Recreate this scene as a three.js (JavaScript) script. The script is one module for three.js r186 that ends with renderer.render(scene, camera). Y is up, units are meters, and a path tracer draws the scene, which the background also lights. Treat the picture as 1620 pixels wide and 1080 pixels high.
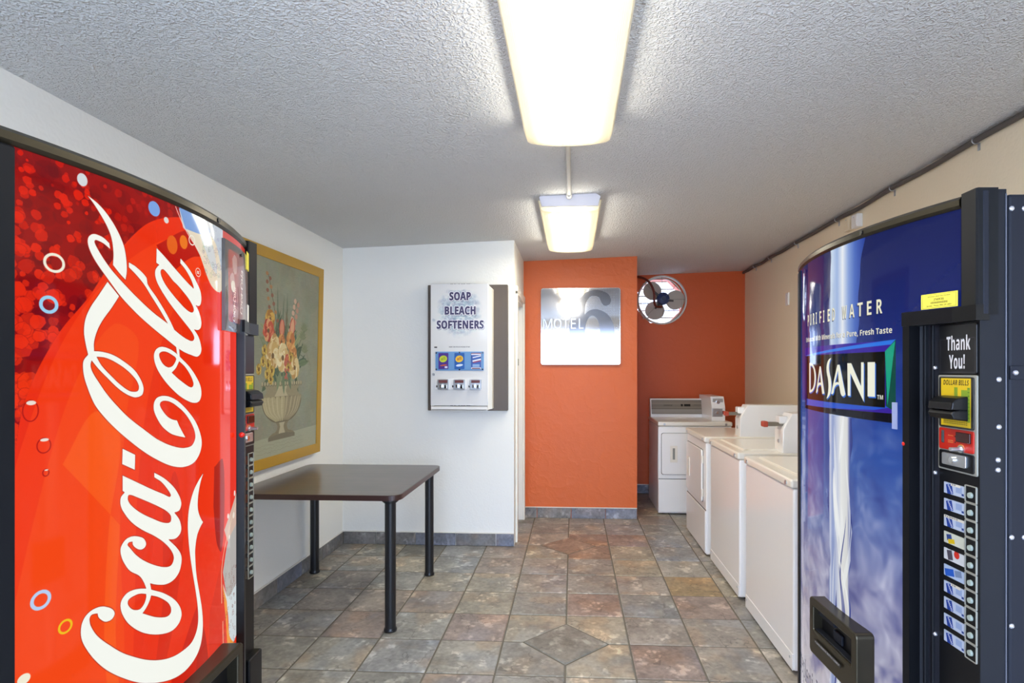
import * as THREE from 'three';
import { RoundedBoxGeometry } from 'three/addons/geometries/RoundedBoxGeometry.js';
import * as BGU from 'three/addons/utils/BufferGeometryUtils.js';
import { FontLoader } from 'three/addons/loaders/FontLoader.js';
import { TextGeometry } from 'three/addons/geometries/TextGeometry.js';
import { RectAreaLightUniformsLib } from 'three/addons/lights/RectAreaLightUniformsLib.js';

// ------------------------------------------------------------------ camera, sky, exposure
const scene = new THREE.Scene();
const W = 1620, H = 1080, FOCAL = 900;
const camera = new THREE.PerspectiveCamera(2 * Math.atan(H / 2 / FOCAL) * 180 / Math.PI, W / H, 0.05, 200);
camera.position.set(0, 1.43, 0);
camera.rotation.y = 3.1 * Math.PI / 180;
camera.setViewOffset(W, H, -47.3, -45, W, H);           // shifted lens: verticals stay vertical
scene.add(camera);
scene.background = new THREE.Color(0.70, 0.87, 1.20);    // bright hazy daylight sky outside the open front
scene.backgroundIntensity = 9.5;
const renderer = new THREE.WebGLRenderer({ antialias: true });
renderer.toneMapping = THREE.LinearToneMapping;
renderer.toneMappingExposure = 1.0;
renderer.shadowMap.enabled = true;
RectAreaLightUniformsLib.init();
const LAMP = { color: new THREE.Color(1.0, 0.95, 0.82), intensity: 21 };

// ------------------------------------------------------------------ helpers
let seed = 7;
const rnd = () => { seed = (seed + 0x6d2b79f5) | 0; let t = Math.imul(seed ^ (seed >>> 15), 1 | seed); t = (t + Math.imul(t ^ (t >>> 7), 61 | t)) ^ t; return ((t ^ (t >>> 14)) >>> 0) / 4294967296; };
const R = (a, b) => a + (b - a) * rnd();
const used = new Map();
function numbered(n) { const k = used.get(n) || 0; used.set(n, k + 1); return k ? n + '_' + String(k).padStart(3, '0') : n; }
function tag(o, label, category, group, kind) {
  if (label) o.userData.label = label;
  if (category) o.userData.category = category;
  if (group) o.userData.group = group;
  if (kind) o.userData.kind = kind;
  return o;
}
function thing(name, pos, turn, label, category, group) {
  const o = new THREE.Group(); o.name = numbered(name); o.position.set(...pos); o.rotation.y = turn;
  scene.add(o); return tag(o, label, category, group);
}
function mesh(name, geo, mat, parent = scene, pos) {
  const g = Array.isArray(geo) ? BGU.mergeGeometries(geo.map((q) => (q.index ? q.toNonIndexed() : q))) : geo;
  const m = new THREE.Mesh(g, mat); m.name = parent === scene ? numbered(name) : name;
  if (pos) m.position.set(...pos);
  m.castShadow = m.receiveShadow = true; parent.add(m); return m;
}
const struct = (name, geo, mat, parent = scene) => { const m = mesh(name, geo, mat, parent); m.name = name; m.userData.kind = 'structure'; return m; };
const rbox = (w, h, d, x, y, z, r = 0.006, seg = 2) => new RoundedBoxGeometry(w, h, d, seg, Math.min(r, w / 2.01, h / 2.01, d / 2.01)).translate(x, y, z);
// box given by its two corners, with uv in metres
function slab(x0, x1, y0, y1, z0, z1) {
  const g = new THREE.BoxGeometry(x1 - x0, y1 - y0, z1 - z0).translate((x0 + x1) / 2, (y0 + y1) / 2, (z0 + z1) / 2);
  return metreUV(g);
}
function metreUV(g) {
  const p = g.attributes.position, n = g.attributes.normal, uv = new Float32Array(p.count * 2);
  for (let i = 0; i < p.count; i++) {
    const ax = Math.abs(n.getX(i)), ay = Math.abs(n.getY(i)), az = Math.abs(n.getZ(i));
    if (ay >= ax && ay >= az) { uv[2 * i] = p.getX(i); uv[2 * i + 1] = p.getZ(i); } else if (ax >= az) { uv[2 * i] = p.getZ(i); uv[2 * i + 1] = p.getY(i); } else { uv[2 * i] = p.getX(i); uv[2 * i + 1] = p.getY(i); }
  }
  g.setAttribute('uv', new THREE.BufferAttribute(uv, 2)); return g;
}
const cyl = (r, h, x, y, z, axis = 'y', seg = 20, r2 = r) => {
  const g = new THREE.CylinderGeometry(r2, r, h, seg);
  if (axis === 'z') g.rotateX(Math.PI / 2); else if (axis === 'x') g.rotateZ(-Math.PI / 2);
  return g.translate(x, y, z);
};
function shapeOf(pts) { const s = new THREE.Shape(); pts.forEach(([x, y], i) => (i ? s.lineTo(x, y) : s.moveTo(x, y))); s.closePath(); return s; }
function rrect(x0, y0, x1, y1, r, S = THREE.Shape) {
  const s = new S();
  s.moveTo(x0 + r, y0); s.lineTo(x1 - r, y0); s.quadraticCurveTo(x1, y0, x1, y0 + r); s.lineTo(x1, y1 - r); s.quadraticCurveTo(x1, y1, x1 - r, y1);
  s.lineTo(x0 + r, y1); s.quadraticCurveTo(x0, y1, x0, y1 - r); s.lineTo(x0, y0 + r); s.quadraticCurveTo(x0, y0, x0 + r, y0); return s;
}
const extrude = (s, depth, bevel = 0, seg = 8) => new THREE.ExtrudeGeometry(s, { depth, bevelEnabled: bevel > 0, bevelSize: bevel, bevelThickness: bevel, bevelSegments: 2, curveSegments: seg });
// profile in (z, y) swept along x from x0 to x1
function profileX(pts, x0, x1, bevel = 0) {
  const g = extrude(shapeOf(pts.map(([z, y]) => [-z, y])), x1 - x0 - 2 * bevel, bevel);
  return g.translate(0, 0, bevel).rotateY(Math.PI / 2).translate(x0, 0, 0);
}
function tube(pts, r, seg = 40, rad = 8) { return new THREE.TubeGeometry(new THREE.CatmullRomCurve3(pts.map((p) => new THREE.Vector3(...p))), seg, r, rad); }

// ------------------------------------------------------------------ textures
function hash2(x, y, s) { let h = Math.imul(x, 374761393) + Math.imul(y, 668265263) + Math.imul(s, 974634777); h = Math.imul(h ^ (h >>> 13), 1274126177); return ((h ^ (h >>> 16)) >>> 0) / 4294967296; }
function vnoise(u, v, n, s) {                                // value noise with period 1, n cells
  const x = u * n, y = v * n, xi = Math.floor(x), yi = Math.floor(y), fx = x - xi, fy = y - yi, sx = fx * fx * (3 - 2 * fx), sy = fy * fy * (3 - 2 * fy);
  const m = (a) => ((a % n) + n) % n, h = (a, b) => hash2(m(a), m(b), s);
  const a = h(xi, yi) + (h(xi + 1, yi) - h(xi, yi)) * sx, b = h(xi, yi + 1) + (h(xi + 1, yi + 1) - h(xi, yi + 1)) * sx;
  return a + (b - a) * sy;
}
const fbm = (u, v, n, oct, s) => { let t = 0, a = 0.5, q = 0; for (let i = 0; i < oct; i++) { t += a * vnoise(u, v, n, s + i); q += a; a *= 0.5; n *= 2; } return t / q; };
function dataTex(w, h, f, srgb, metres = 1) {
  const d = new Uint8Array(w * h * 4);
  for (let y = 0; y < h; y++) for (let x = 0; x < w; x++) {
    const c = f(x / w, y / h), i = (y * w + x) * 4;
    if (typeof c === 'number') d[i] = d[i + 1] = d[i + 2] = Math.max(0, Math.min(255, c * 255)); else for (let k = 0; k < 3; k++) d[i + k] = Math.max(0, Math.min(255, c[k] * 255));
    d[i + 3] = 255;
  }
  const t = new THREE.DataTexture(d, w, h); t.wrapS = t.wrapT = THREE.RepeatWrapping; t.magFilter = THREE.LinearFilter; t.minFilter = THREE.LinearMipmapLinearFilter; t.generateMipmaps = true;
  if (srgb) t.colorSpace = THREE.SRGBColorSpace;
  t.repeat.set(1 / metres, 1 / metres); t.needsUpdate = true; return t;
}
function canvasTex(w, h, draw) {
  const c = document.createElement('canvas'); c.width = w; c.height = h; draw(c.getContext('2d'), w, h);
  const t = new THREE.CanvasTexture(c); t.colorSpace = THREE.SRGBColorSpace; t.anisotropy = 8; return t;
}
const sm = (a, b, x) => { const t = Math.max(0, Math.min(1, (x - a) / (b - a))); return t * t * (3 - 2 * t); };
// popcorn ceiling: lumps about a centimetre across
const popcornTex = dataTex(1024, 1024, (u, v) => { const a = vnoise(u, v, 150, 3), b = vnoise(u, v, 290, 9), c = fbm(u, v, 60, 2, 5); return sm(0.3, 0.85, a * 0.5 + b * 0.5) * (0.75 + 0.25 * c); }, false, 1.1);
const peelTex = dataTex(512, 512, (u, v) => 0.5 * vnoise(u, v, 90, 2) + 0.5 * fbm(u, v, 24, 3, 8), false, 0.9);
// trowelled plaster: long flat strokes with ridges at their ends
const trowelTex = dataTex(1024, 1024, (u, v) => {
  const wx = u + 0.05 * fbm(u, v, 5, 3, 21), wy = v + 0.05 * fbm(u, v, 5, 3, 31);
  const r = 1 - Math.abs(2 * fbm(wx, wy, 6, 4, 41) - 1), s = 1 - Math.abs(2 * fbm(wx * 1, wy * 1, 11, 3, 51) - 1);
  return 0.55 * Math.pow(r, 5) + 0.3 * Math.pow(s, 7) + 0.15 * vnoise(u, v, 130, 4);
}, false, 1.4);
// slate-look glazed tile: cloudy patches, pale brushed streaks, thin dark cracks, rust and ochre tints
const slateTex = dataTex(1024, 1024, (u, v) => {
  const wu = u + 0.03 * fbm(u, v, 8, 3, 61), wv = v + 0.03 * fbm(u, v, 8, 3, 71);
  const cloud = fbm(wu, wv, 10, 5, 81), fine = fbm(u, v, 64, 3, 91), streak = fbm(wu * 1, wv * 1, 14, 5, 101), tint = fbm(u, v, 6, 3, 111), tint2 = fbm(u, v, 5, 3, 121);
  const ridge = 1 - Math.abs(2 * fbm(wu, wv, 7, 5, 131) - 1), crack = sm(0.972, 0.995, ridge) * sm(0.5, 0.62, fbm(u, v, 9, 2, 141));
  let L = 0.73 + 0.30 * (cloud - 0.5) + 0.20 * (fine - 0.5) + 0.24 * sm(0.5, 0.76, streak) * sm(0.42, 0.62, fbm(wu * 1, wv * 1, 40, 3, 151));
  L *= 1 - 0.2 * crack;
  const rust = sm(0.56, 0.74, tint), blue = sm(0.56, 0.74, tint2);
  return [L * (1 + 0.045 * rust - 0.03 * blue), L * (0.985 - 0.01 * rust), L * (0.97 - 0.06 * rust + 0.05 * blue)];
}, true, 1.1);
const slateBump = dataTex(512, 512, (u, v) => { const wu = u + 0.03 * fbm(u, v, 8, 3, 61), wv = v + 0.03 * fbm(u, v, 8, 3, 71); return 0.7 * fbm(wu, wv, 14, 5, 101) + 0.3 * fbm(u, v, 64, 2, 91); }, false, 1.1);
const woodTex = dataTex(512, 512, (u, v) => { const g = fbm(u + 0.02 * fbm(u, v, 4, 2, 7), v * 1, 6, 2, 5), l = vnoise(u * 0.999, v, 160, 6) * 0.5 + 0.5 * fbm(u, v, 30, 3, 2); const L = 0.8 + 0.35 * (vnoise(0.5, v, 220, 3) - 0.5) + 0.25 * (g - 0.5) + 0.1 * (l - 0.5); return [L, L * 0.98, L * 0.96]; }, true, 0.8);

// ------------------------------------------------------------------ materials
const S = (hex, rough = 0.5, extra = {}) => new THREE.MeshStandardMaterial({ color: hex, roughness: rough, ...extra });
const P = (o) => new THREE.MeshPhysicalMaterial(o);
const M = {
  white: S('#f1f0ea', 0.62, { bumpMap: peelTex, bumpScale: 0.0012 }),
  cream: S('#f4e4c6', 0.62, { bumpMap: peelTex, bumpScale: 0.0012 }),
  orange: S('#d66524', 0.48, { bumpMap: trowelTex, bumpScale: 0.0028 }),
  rust: S('#d55c22', 0.5, { bumpMap: trowelTex, bumpScale: 0.002 }),
  ceiling: S('#dddddc', 0.95, { bumpMap: popcornTex, bumpScale: 0.005 }),
  grout: S('#6f6a5f', 0.9),
  caulk: S('#e6e2da', 0.6),
  trim: S('#f0ede2', 0.4),
  concrete: S('#cfcdc8', 0.9),
  black: P({ color: '#0d0e11', roughness: 0.35, specularIntensity: 0.5 }),
  blackSatin: P({ color: '#111317', roughness: 0.5, specularIntensity: 0.35 }),
  sidePaint: P({ color: '#1c1f28', roughness: 0.55, specularIntensity: 0.35 }),
  doorPaint: P({ color: '#181b22', roughness: 0.5, specularIntensity: 0.4 }),
  bezel: S('#454034', 0.3, { metalness: 0.8 }),
  steel: S('#c9ccd0', 0.28, { metalness: 0.9 }),
  chrome: S('#dfe1e4', 0.12, { metalness: 1 }),
  letterMetal: S('#a2a5b0', 0.22, { metalness: 1 }),
  rivetDark: S('#5a5e6a', 0.4, { metalness: 0.5 }),
  rivet: S('#c3c5cf', 0.22, { metalness: 0.8 }),
  enamel: P({ color: '#f4f2ef', roughness: 0.28, clearcoat: 0.5, clearcoatRoughness: 0.12 }),
  enamelWarm: P({ color: '#efe9dc', roughness: 0.3, clearcoat: 0.4, clearcoatRoughness: 0.15 }),
  brushed: S('#8d857a', 0.35, { metalness: 0.6 }),
  shadowGap: S('#3b3a3a', 0.8),
  greyPlate: S('#8b8a80', 0.5),
  red: S('#c81f12', 0.35),
  conduit: S('#55504c', 0.55),
  pipeWhite: S('#d6d2c8', 0.5),
  rustPaint: S('#6d2a17', 0.5),
  brown: S('#5c5148', 0.45),
  gold: S('#b88d22', 0.5),
  tableTop: P({ color: '#54423a', roughness: 0.3, clearcoat: 0.35, clearcoatRoughness: 0.18, map: woodTex }),
  tableEdge: S('#3a2420', 0.35),
  tableLeg: S('#1c1d20', 0.32),
};

// ------------------------------------------------------------------ the room
const XL = -1.895, XR = 1.975, ZB = -6.65, ZF = 0.95, T = 0.15;
const ceilY = (x) => 2.4995 + 0.035 * x;

// floor: a bed of grout with every stone-look tile laid on it
const floor = new THREE.Group(); floor.name = 'floor'; floor.userData.kind = 'structure'; scene.add(floor);
mesh('grout_bed', slab(XL - T, XR + T, -0.16, -0.004, ZB - T, ZF + T), M.grout, floor);
function inset(poly, d) {                                    // convex polygon, counter-clockwise in (x, z)
  const n = poly.length, out = [];
  for (let i = 0; i < n; i++) {
    const a = poly[(i + n - 1) % n], b = poly[i], c = poly[(i + 1) % n];
    const n1 = [-(b[1] - a[1]), b[0] - a[0]], n2 = [-(c[1] - b[1]), c[0] - b[0]], l1 = Math.hypot(...n1), l2 = Math.hypot(...n2);
    const p = [n1[0] / l1, n1[1] / l1], q = [n2[0] / l2, n2[1] / l2], k = d / (1 + p[0] * q[0] + p[1] * q[1]);
    out.push([b[0] + (p[0] + q[0]) * k, b[1] + (p[1] + q[1]) * k]);
  }
  return out;
}
function tileGeo(poly, uo, vo, turn = 0, lift = 0) {
  const outer = inset(poly, 0.0045), top = inset(poly, 0.009), pos = [], uv = [], c = Math.cos(turn), s = Math.sin(turn);
  const V = (p, y) => { pos.push(p[0], y, p[1]); uv.push(uo + c * p[0] - s * p[1], vo + s * p[0] + c * p[1]); };
  const n = poly.length, yt = lift, ye = lift - 0.0025, yb = -0.012;
  for (let i = 1; i < n - 1; i++) { V(top[0], yt); V(top[i + 1], yt); V(top[i], yt); }
  for (let i = 0; i < n; i++) {
    const j = (i + 1) % n;
    V(top[i], yt); V(top[j], yt); V(outer[j], ye); V(top[i], yt); V(outer[j], ye); V(outer[i], ye);
    V(outer[i], ye); V(outer[j], ye); V(outer[j], yb); V(outer[i], ye); V(outer[j], yb); V(outer[i], yb);
  }
  const g = new THREE.BufferGeometry();
  g.setAttribute('position', new THREE.Float32BufferAttribute(pos, 3)); g.setAttribute('uv', new THREE.Float32BufferAttribute(uv, 2)); g.computeVertexNormals(); return g;
}
const slate = (hex) => S(hex, 0.42, { map: slateTex, bumpMap: slateBump, bumpScale: 0.0025 });
const TILE = ['#d2cfc4', '#c9cac4', '#c4c7c8', '#cdc7be', '#d4cebc', '#cbc0b5', '#c0c0ba', '#cfcac0'].map(slate);
const OCHRE = slate('#d0b88e'), RUST = slate('#cab9b0'), DARK = slate('#a8a8a0'), RUSTY = slate('#c4ae9e');
const TX = 0.331, TZ = 0.3316, X0 = -0.036, Z0 = -2.987, DIA = 0.224;
const diamonds = [0, 5, -5].map((k) => Z0 - k * TZ);
const gx = (i) => X0 + i * TX, gz = (k) => Z0 - k * TZ;      // tile (i, k) spans gx(i)..gx(i+1), gz(k+1)..gz(k)
const far = [];
const special = { '2,2': OCHRE, '0,1': RUST, '1,-1': RUST, '0,4': RUSTY, '-1,4': TILE[4], '0,5': RUSTY, '1,5': RUST, '-1,0': TILE[4], '0,0': TILE[4], '-2,0': RUST, '-1,-1': TILE[6], '-2,2': TILE[4], '2,5': TILE[2], '2,4': TILE[2], '1,4': TILE[4], '-4,4': DARK, '0,-1': TILE[4], '-4,0': RUST, '-4,-1': TILE[0], '-3,2': TILE[4], '0,2': TILE[6], '2,1': RUST };
for (let k = -12; k <= 11; k++) for (let i = -6; i <= 6; i++) {
  const x0 = Math.max(gx(i), XL), x1 = Math.min(gx(i + 1), XR), z1 = Math.min(gz(k), ZF), z0 = Math.max(gz(k + 1), ZB);
  if (x1 - x0 < 0.03 || z1 - z0 < 0.03) continue;
  if ((x1 < -0.475 && z1 < -4.6) || (x0 > -0.475 && x1 < 0.617 && z1 < -5.5)) continue;      // under the two closets
  let poly = [[x0, z0], [x1, z0], [x1, z1], [x0, z1]];
  for (const dz of diamonds) {                               // a corner cut off where a diamond is let in
    poly = poly.flatMap((p, n, all) => {
      if (Math.abs(p[0] - X0) > 0.01 || Math.abs(p[1] - dz) > 0.01) return [p];
      const a = all[(n + all.length - 1) % all.length], b = all[(n + 1) % all.length];
      const step = (q) => [p[0] + Math.sign(Math.round((q[0] - p[0]) * 100)) * DIA, p[1] + Math.sign(Math.round((q[1] - p[1]) * 100)) * DIA];
      return [step(a), step(b)];
    });
  }
  const g = tileGeo(poly, R(0, 1.3), R(0, 1.3), Math.floor(R(0, 4)) * Math.PI / 2, R(-0.0012, 0)), m = special[i + ',' + k] || TILE[Math.floor(R(0, TILE.length))];
  if (k >= -3) mesh('tile', g, m, floor); else far.push(g);
}
diamonds.forEach((dz, n) => {
  const g = tileGeo([[X0, dz - DIA], [X0 + DIA, dz], [X0, dz + DIA], [X0 - DIA, dz]], R(0, 1.3), R(0, 1.3), 0.7, 0);
  if (dz > -2.2) far.push(g); else if (dz > ZB + 0.2) mesh('tile', g, n === 0 ? DARK : n === 1 ? RUSTY : TILE[1], floor);
});
mesh('tile_field', far, TILE[1], floor).userData.kind = 'stuff';

// ceiling: slopes up a little to the right
{
  const g = metreUV(new THREE.BoxGeometry(XR - XL + 2 * T + 0.1, 0.16, ZF - ZB + 2 * T));
  const c = struct('ceiling', g, M.ceiling); const xm = (XL + XR) / 2, a = Math.atan(0.035);
  c.rotation.z = a; c.position.set(xm - Math.sin(a) * 0.08, ceilY(xm) + 0.08 * Math.cos(a), (ZF + ZB) / 2);
}
struct('wall_left', slab(XL - T, XL, 0, 2.50, ZB - T, ZF + T), M.white);
struct('wall_right', slab(XR, XR + T, 0, 2.62, ZB - T, ZF + T), M.cream);
// rear wall with the eight-sided fan opening
{
  const s = shapeOf([[0.617, 0], [XR, 0], [XR, 2.62], [0.617, 2.62]]), h = new THREE.Path(), cx = 1.003, cy = 2.224, r = 0.272;
  for (let i = 0; i < 8; i++) { const a = Math.PI / 8 + i * Math.PI / 4; i ? h.lineTo(cx + r * Math.cos(a), cy + r * Math.sin(a)) : h.moveTo(cx + r * Math.cos(a), cy + r * Math.sin(a)); }
  h.closePath(); s.holes.push(h);
  struct('wall_rear', extrude(s, T).translate(0, 0, ZB - T), M.rust);
}
// white closet block (its right side holds a door) and the orange block beside it
{
  const zd0 = -5.42, zd1 = -4.76, yd = 2.03, x = -0.475;
  struct('wall_partition', slab(XL, x, 0, 2.50, -4.72, -4.6), M.white);
  struct('wall_return', [slab(x - 0.12, x, 0, 2.50, zd1, -4.72), slab(x - 0.12, x, 0, 2.50, -5.6, zd0), slab(x - 0.12, x, yd, 2.50, zd0, zd1)], M.white);
  struct('wall_accent', slab(x, 0.617, 0, 2.56, ZB - T, -5.5), M.orange);
  struct('wall_closet', slab(XL, x, 0, 2.50, ZB - T, ZB), M.white);
  const d = new THREE.Group(); d.name = 'door_1'; d.userData.kind = 'structure'; scene.add(d);
  mesh('door_leaf', rbox(0.04, yd - 0.015, zd1 - zd0 - 0.01, x - 0.07, yd / 2, (zd0 + zd1) / 2, 0.003), M.trim, d);
  mesh('door_casing', [rbox(0.018, yd + 0.06, 0.06, x + 0.009, (yd + 0.06) / 2, zd1 + 0.03, 0.004), rbox(0.018, yd + 0.06, 0.06, x + 0.009, (yd + 0.06) / 2, zd0 - 0.02, 0.004), rbox(0.018, 0.07, zd1 - zd0 + 0.12, x + 0.009, yd + 0.065, (zd0 + zd1) / 2, 0.004)], M.trim, d);
  mesh('strike_plate', rbox(0.012, 0.055, 0.03, x + 0.016, 1.495, zd1 + 0.012, 0.002), M.greyPlate, d);
}
// front wall over the wide opening behind the camera
struct('wall_front', [slab(XL, XR, 2.22, 2.66, ZF, ZF + T), slab(XL, XL + 0.25, 0, 2.22, ZF, ZF + T), slab(XR - 0.25, XR, 0, 2.22, ZF, ZF + T)], M.cream);
struct('ground', slab(-20, 20, -0.2, -0.04, ZF + T, 22), M.concrete);
// tile skirting, each piece of its own, with a line of white caulk on top
const SKIRT = ['#abb1c2', '#b3b1b0', '#a5abbd', '#aba9a8'].map(slate);
function skirting(name, x0, z0, x1, z1, first = 0.33) {
  const o = new THREE.Group(); o.name = name; o.userData.kind = 'structure'; scene.add(o);
  const L = Math.hypot(x1 - x0, z1 - z0), a = Math.atan2(-(z1 - z0), x1 - x0); o.position.set(x0, 0, z0); o.rotation.y = a;
  for (let s = 0, step = first; s < L - 0.01; s += step, step = 0.33) {
    const w = Math.min(step, L - s); if (s) step = 0.33;
    const g = metreUV(rbox(w - 0.004, 0.098, 0.011, s + w / 2, 0.05, 0.0056, 0.003)); const u = g.attributes.uv, du = R(0, 1), dv = R(0, 1);
    for (let i = 0; i < u.count; i++) u.setXY(i, u.getX(i) + du, u.getY(i) + dv);
    mesh('tile', g, SKIRT[Math.floor(R(0, 4))], o);
  }
  mesh('caulk_line', rbox(L, 0.008, 0.012, L / 2, 0.104, 0.006, 0.003), M.caulk, o);
  return o;
}
skirting('baseboard_left', XL, ZF, XL, -4.6, 0.2);
skirting('baseboard_partition', XL + 0.012, -4.6, -0.475, -4.6, 0.27);
skirting('baseboard_accent', -0.475, -5.5, 0.617, -5.5, 0.13);
skirting('baseboard_rear', 0.617, ZB, XR, ZB);

// ------------------------------------------------------------------ the two vending machines
// Local frame: x to the viewer's right along the front, z out of the bulged front, origin on the floor under the middle of the front's chord.
const VR = 1.268, VC = 1.1757;                                // radius of the bulge, and how far its axis lies behind the chord
const arcX = (a, r = VR) => r * Math.sin(a), arcZ = (a, r = VR) => r * Math.cos(a) - VC;
const aOf = (x) => Math.asin(x / VR);
// cross-section [(r, y)...] (counter-clockwise) swept from angle a0 to a1; uv maps metres of arc and height
function sweepArc(sec, a0, a1, n = 24, uvf = (s, y) => [s, y]) {
  const pos = [], uv = [], m = sec.length;
  const V = (a, q) => { pos.push(arcX(a, q[0]), q[1], arcZ(a, q[0])); uv.push(...uvf(a * VR, q[1])); };
  for (let i = 0; i < n; i++) {
    const a = a0 + (a1 - a0) * i / n, b = a0 + (a1 - a0) * (i + 1) / n;
    for (let j = 0; j < m; j++) { const p = sec[j], q = sec[(j + 1) % m]; V(a, p); V(b, p); V(b, q); V(a, p); V(b, q); V(a, q); }
  }
  for (let j = 1; j < m - 1; j++) { V(a0, sec[0]); V(a0, sec[j]); V(a0, sec[j + 1]); V(a1, sec[0]); V(a1, sec[j + 1]); V(a1, sec[j]); }
  const g = new THREE.BufferGeometry();
  g.setAttribute('position', new THREE.Float32BufferAttribute(pos, 3)); g.setAttribute('uv', new THREE.Float32BufferAttribute(uv, 2));
  return BGU.toCreasedNormals(g, 0.5);
}
const band = (r0, r1, y0, y1, c = 0.004) => [[r0, y0], [r1 - c, y0], [r1, y0 + c], [r1, y1 - c], [r1 - c, y1], [r0, y1]];
const panelUV = (s, y) => [(s + 0.43) / 0.87, 1 - (1.82 - y) / 1.74];   // the print: 0.87 m of arc by 1.74 m of height

function vendingMachine(pos, turn, label, art, cards) {
  const t = thing('vending_machine', pos, turn, label, 'vending machine');
  mesh('cabinet', rbox(0.95, 1.80, 0.80, 0, 0.92, -0.445, 0.008), M.sidePaint, t);
  // door body: plan outline with the money channel cut into it below 1.56 m
  const plan = (x0, x1, notch) => {
    const p = [[-0.475, -0.04]], q = [];
    for (let i = 0; i <= 28; i++) { const x = -0.475 + 0.95 * i / 28; q.push([x, arcZ(aOf(x), VR - 0.008)]); }
    if (!notch) return [...p, ...q.filter((k) => k[0] < 0.424), [0.4265, 0.012], [0.475, 0.018], [0.475, -0.04]].map(([x, z]) => [x, -z]);
    return [...p, ...q.filter((c) => c[0] < 0.288), [0.290, arcZ(aOf(0.29), VR - 0.008)], [0.308, 0.030], [0.346, 0.0165], [0.475, 0.0165], [0.475, -0.04]].map(([x, z]) => [x, -z]);
  };
  const up = (pts, y0, y1) => extrude(shapeOf(pts), y1 - y0).rotateX(-Math.PI / 2).translate(0, y0, 0);
  mesh('door', [up(plan(0, 0, true), 0.10, 1.552), up(plan(0, 0, false), 1.552, 1.83)], M.doorPaint, t);
  // bezels round the lit panel
  mesh('top_bezel', sweepArc(band(VR - 0.03, VR, 1.803, 1.832, 0.008), aOf(-0.475), 0.4245 / VR, 32), M.bezel, t);
  mesh('stile', sweepArc(band(VR - 0.03, VR + 0.001, 0.10, 1.803), aOf(-0.475), -0.4090 / VR, 4), M.blackSatin, t);
  mesh('stile', up([[0.4245, 0.02], [0.478, 0.02], [0.478, -0.024], [0.474, -0.027], [0.428, -0.025], [0.4245, -0.022]], 1.553, 1.833), M.blackSatin, t);
  mesh('bottom_bezel', sweepArc(band(VR - 0.03, VR, 0.10, 0.16, 0.008), aOf(-0.475), aOf(0.475), 32), M.bezel, t);
  const lit = P({ map: art.map, emissiveMap: art.map, emissive: '#ffffff', emissiveIntensity: art.glow, color: art.tint, roughness: 0.06, specularIntensity: 0.5 });
  mesh('lit_panel', [sweepArc([[VR - 0.009, 0.16], [VR - 0.005, 0.16], [VR - 0.005, 1.562], [VR - 0.009, 1.562]], -0.4085 / VR, 0.2865 / VR, 28, panelUV),
    sweepArc([[VR - 0.009, 1.562], [VR - 0.005, 1.562], [VR - 0.005, 1.803], [VR - 0.009, 1.803]], -0.4085 / VR, 0.4245 / VR, 32, panelUV)], lit, t);
  mesh('bezel_screw', cyl(0.006, 0.006, arcX(0.1), 1.818, arcZ(0.1, VR), 'z', 14), M.black, t);
  // raised lip round the money channel
  const lip = thing0('money_channel', t);
  mesh('channel_lip', sweepArc(band(VR - 0.05, VR + 0.015, 0.10, 1.575, 0.006), 0.290 / VR, 0.309 / VR, 3), M.black, lip);
  mesh('channel_hood', up([[0.286, 0.0], [0.479, 0.0], [0.479, -0.030], [0.41, -0.034], [0.36, -0.052], [0.29, -0.076]], 1.540, 1.575), M.black, lip);
  mesh('channel_step', [rbox(0.008, 1.42, 0.02, 0.314, 0.84, 0.026, 0.003), rbox(0.008, 1.42, 0.01, 0.329, 0.84, 0.022, 0.003)], M.blackSatin, lip);
  mesh('channel_back', rbox(0.130, 1.43, 0.002, 0.4095, 0.825, 0.0167, 0.001), M.black, lip);
  for (const y of [1.435, 1.178, 0.782]) mesh('rivet', new THREE.SphereGeometry(0.0055, 12, 8).translate(0.336, y, 0.022), M.rivet, lip);
  mesh('red_knob', new THREE.SphereGeometry(0.008, 14, 10).translate(arcX(0.232), 1.243, arcZ(0.232, VR + 0.009)), M.red, lip);
  const zp = 0.0175;
  // top plate with thanks
  mesh('thanks_plate', extrude(rrect(0.350, 1.421, 0.468, 1.535, 0.006), 0.003, 0.001).translate(0, 0, zp), printMat(art.thanks, 0.350, 1.421, 0.118, 0.114, 0.3), t);
  // coin and note plate
  const cp = mesh('money_plate', extrude(rrect(0.347, 1.193, 0.469, 1.417, 0.004), 0.003, 0.001).translate(0, 0, zp), M.greyPlate, t);
  mesh('bills_plate', extrude(rrect(0.353, 1.295, 0.463, 1.413, 0.005), 0.002, 0.0007).translate(0, 0, zp + 0.004), printMat(art.bills, 0.353, 1.295, 0.110, 0.118, 0.4), cp);
  mesh('bill_acceptor', [profileX([[zp, 1.368], [0.044, 1.363], [0.056, 1.354], [0.058, 1.342], [zp, 1.339]], 0.366, 0.447, 0.003), profileX([[zp, 1.336], [0.054, 1.334], [0.058, 1.329], [0.054, 1.321], [zp, 1.315]], 0.366, 0.447, 0.003), rbox(0.077, 0.02, 0.03, 0.4065, 1.338, 0.026, 0.002)], M.black, cp);
  mesh('coin_plate', extrude(rrect(0.353, 1.242, 0.463, 1.291, 0.005), 0.002, 0.0007).translate(0, 0, zp + 0.004), printMat(art.coins, 0.353, 1.242, 0.110, 0.049, 0.35), cp);
  mesh('price_display', rbox(0.044, 0.023, 0.006, 0.435, 1.275, zp + 0.008, 0.002), S('#1a0606', 0.15, { emissive: '#ff1020', emissiveIntensity: 0.02 }), cp);
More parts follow.
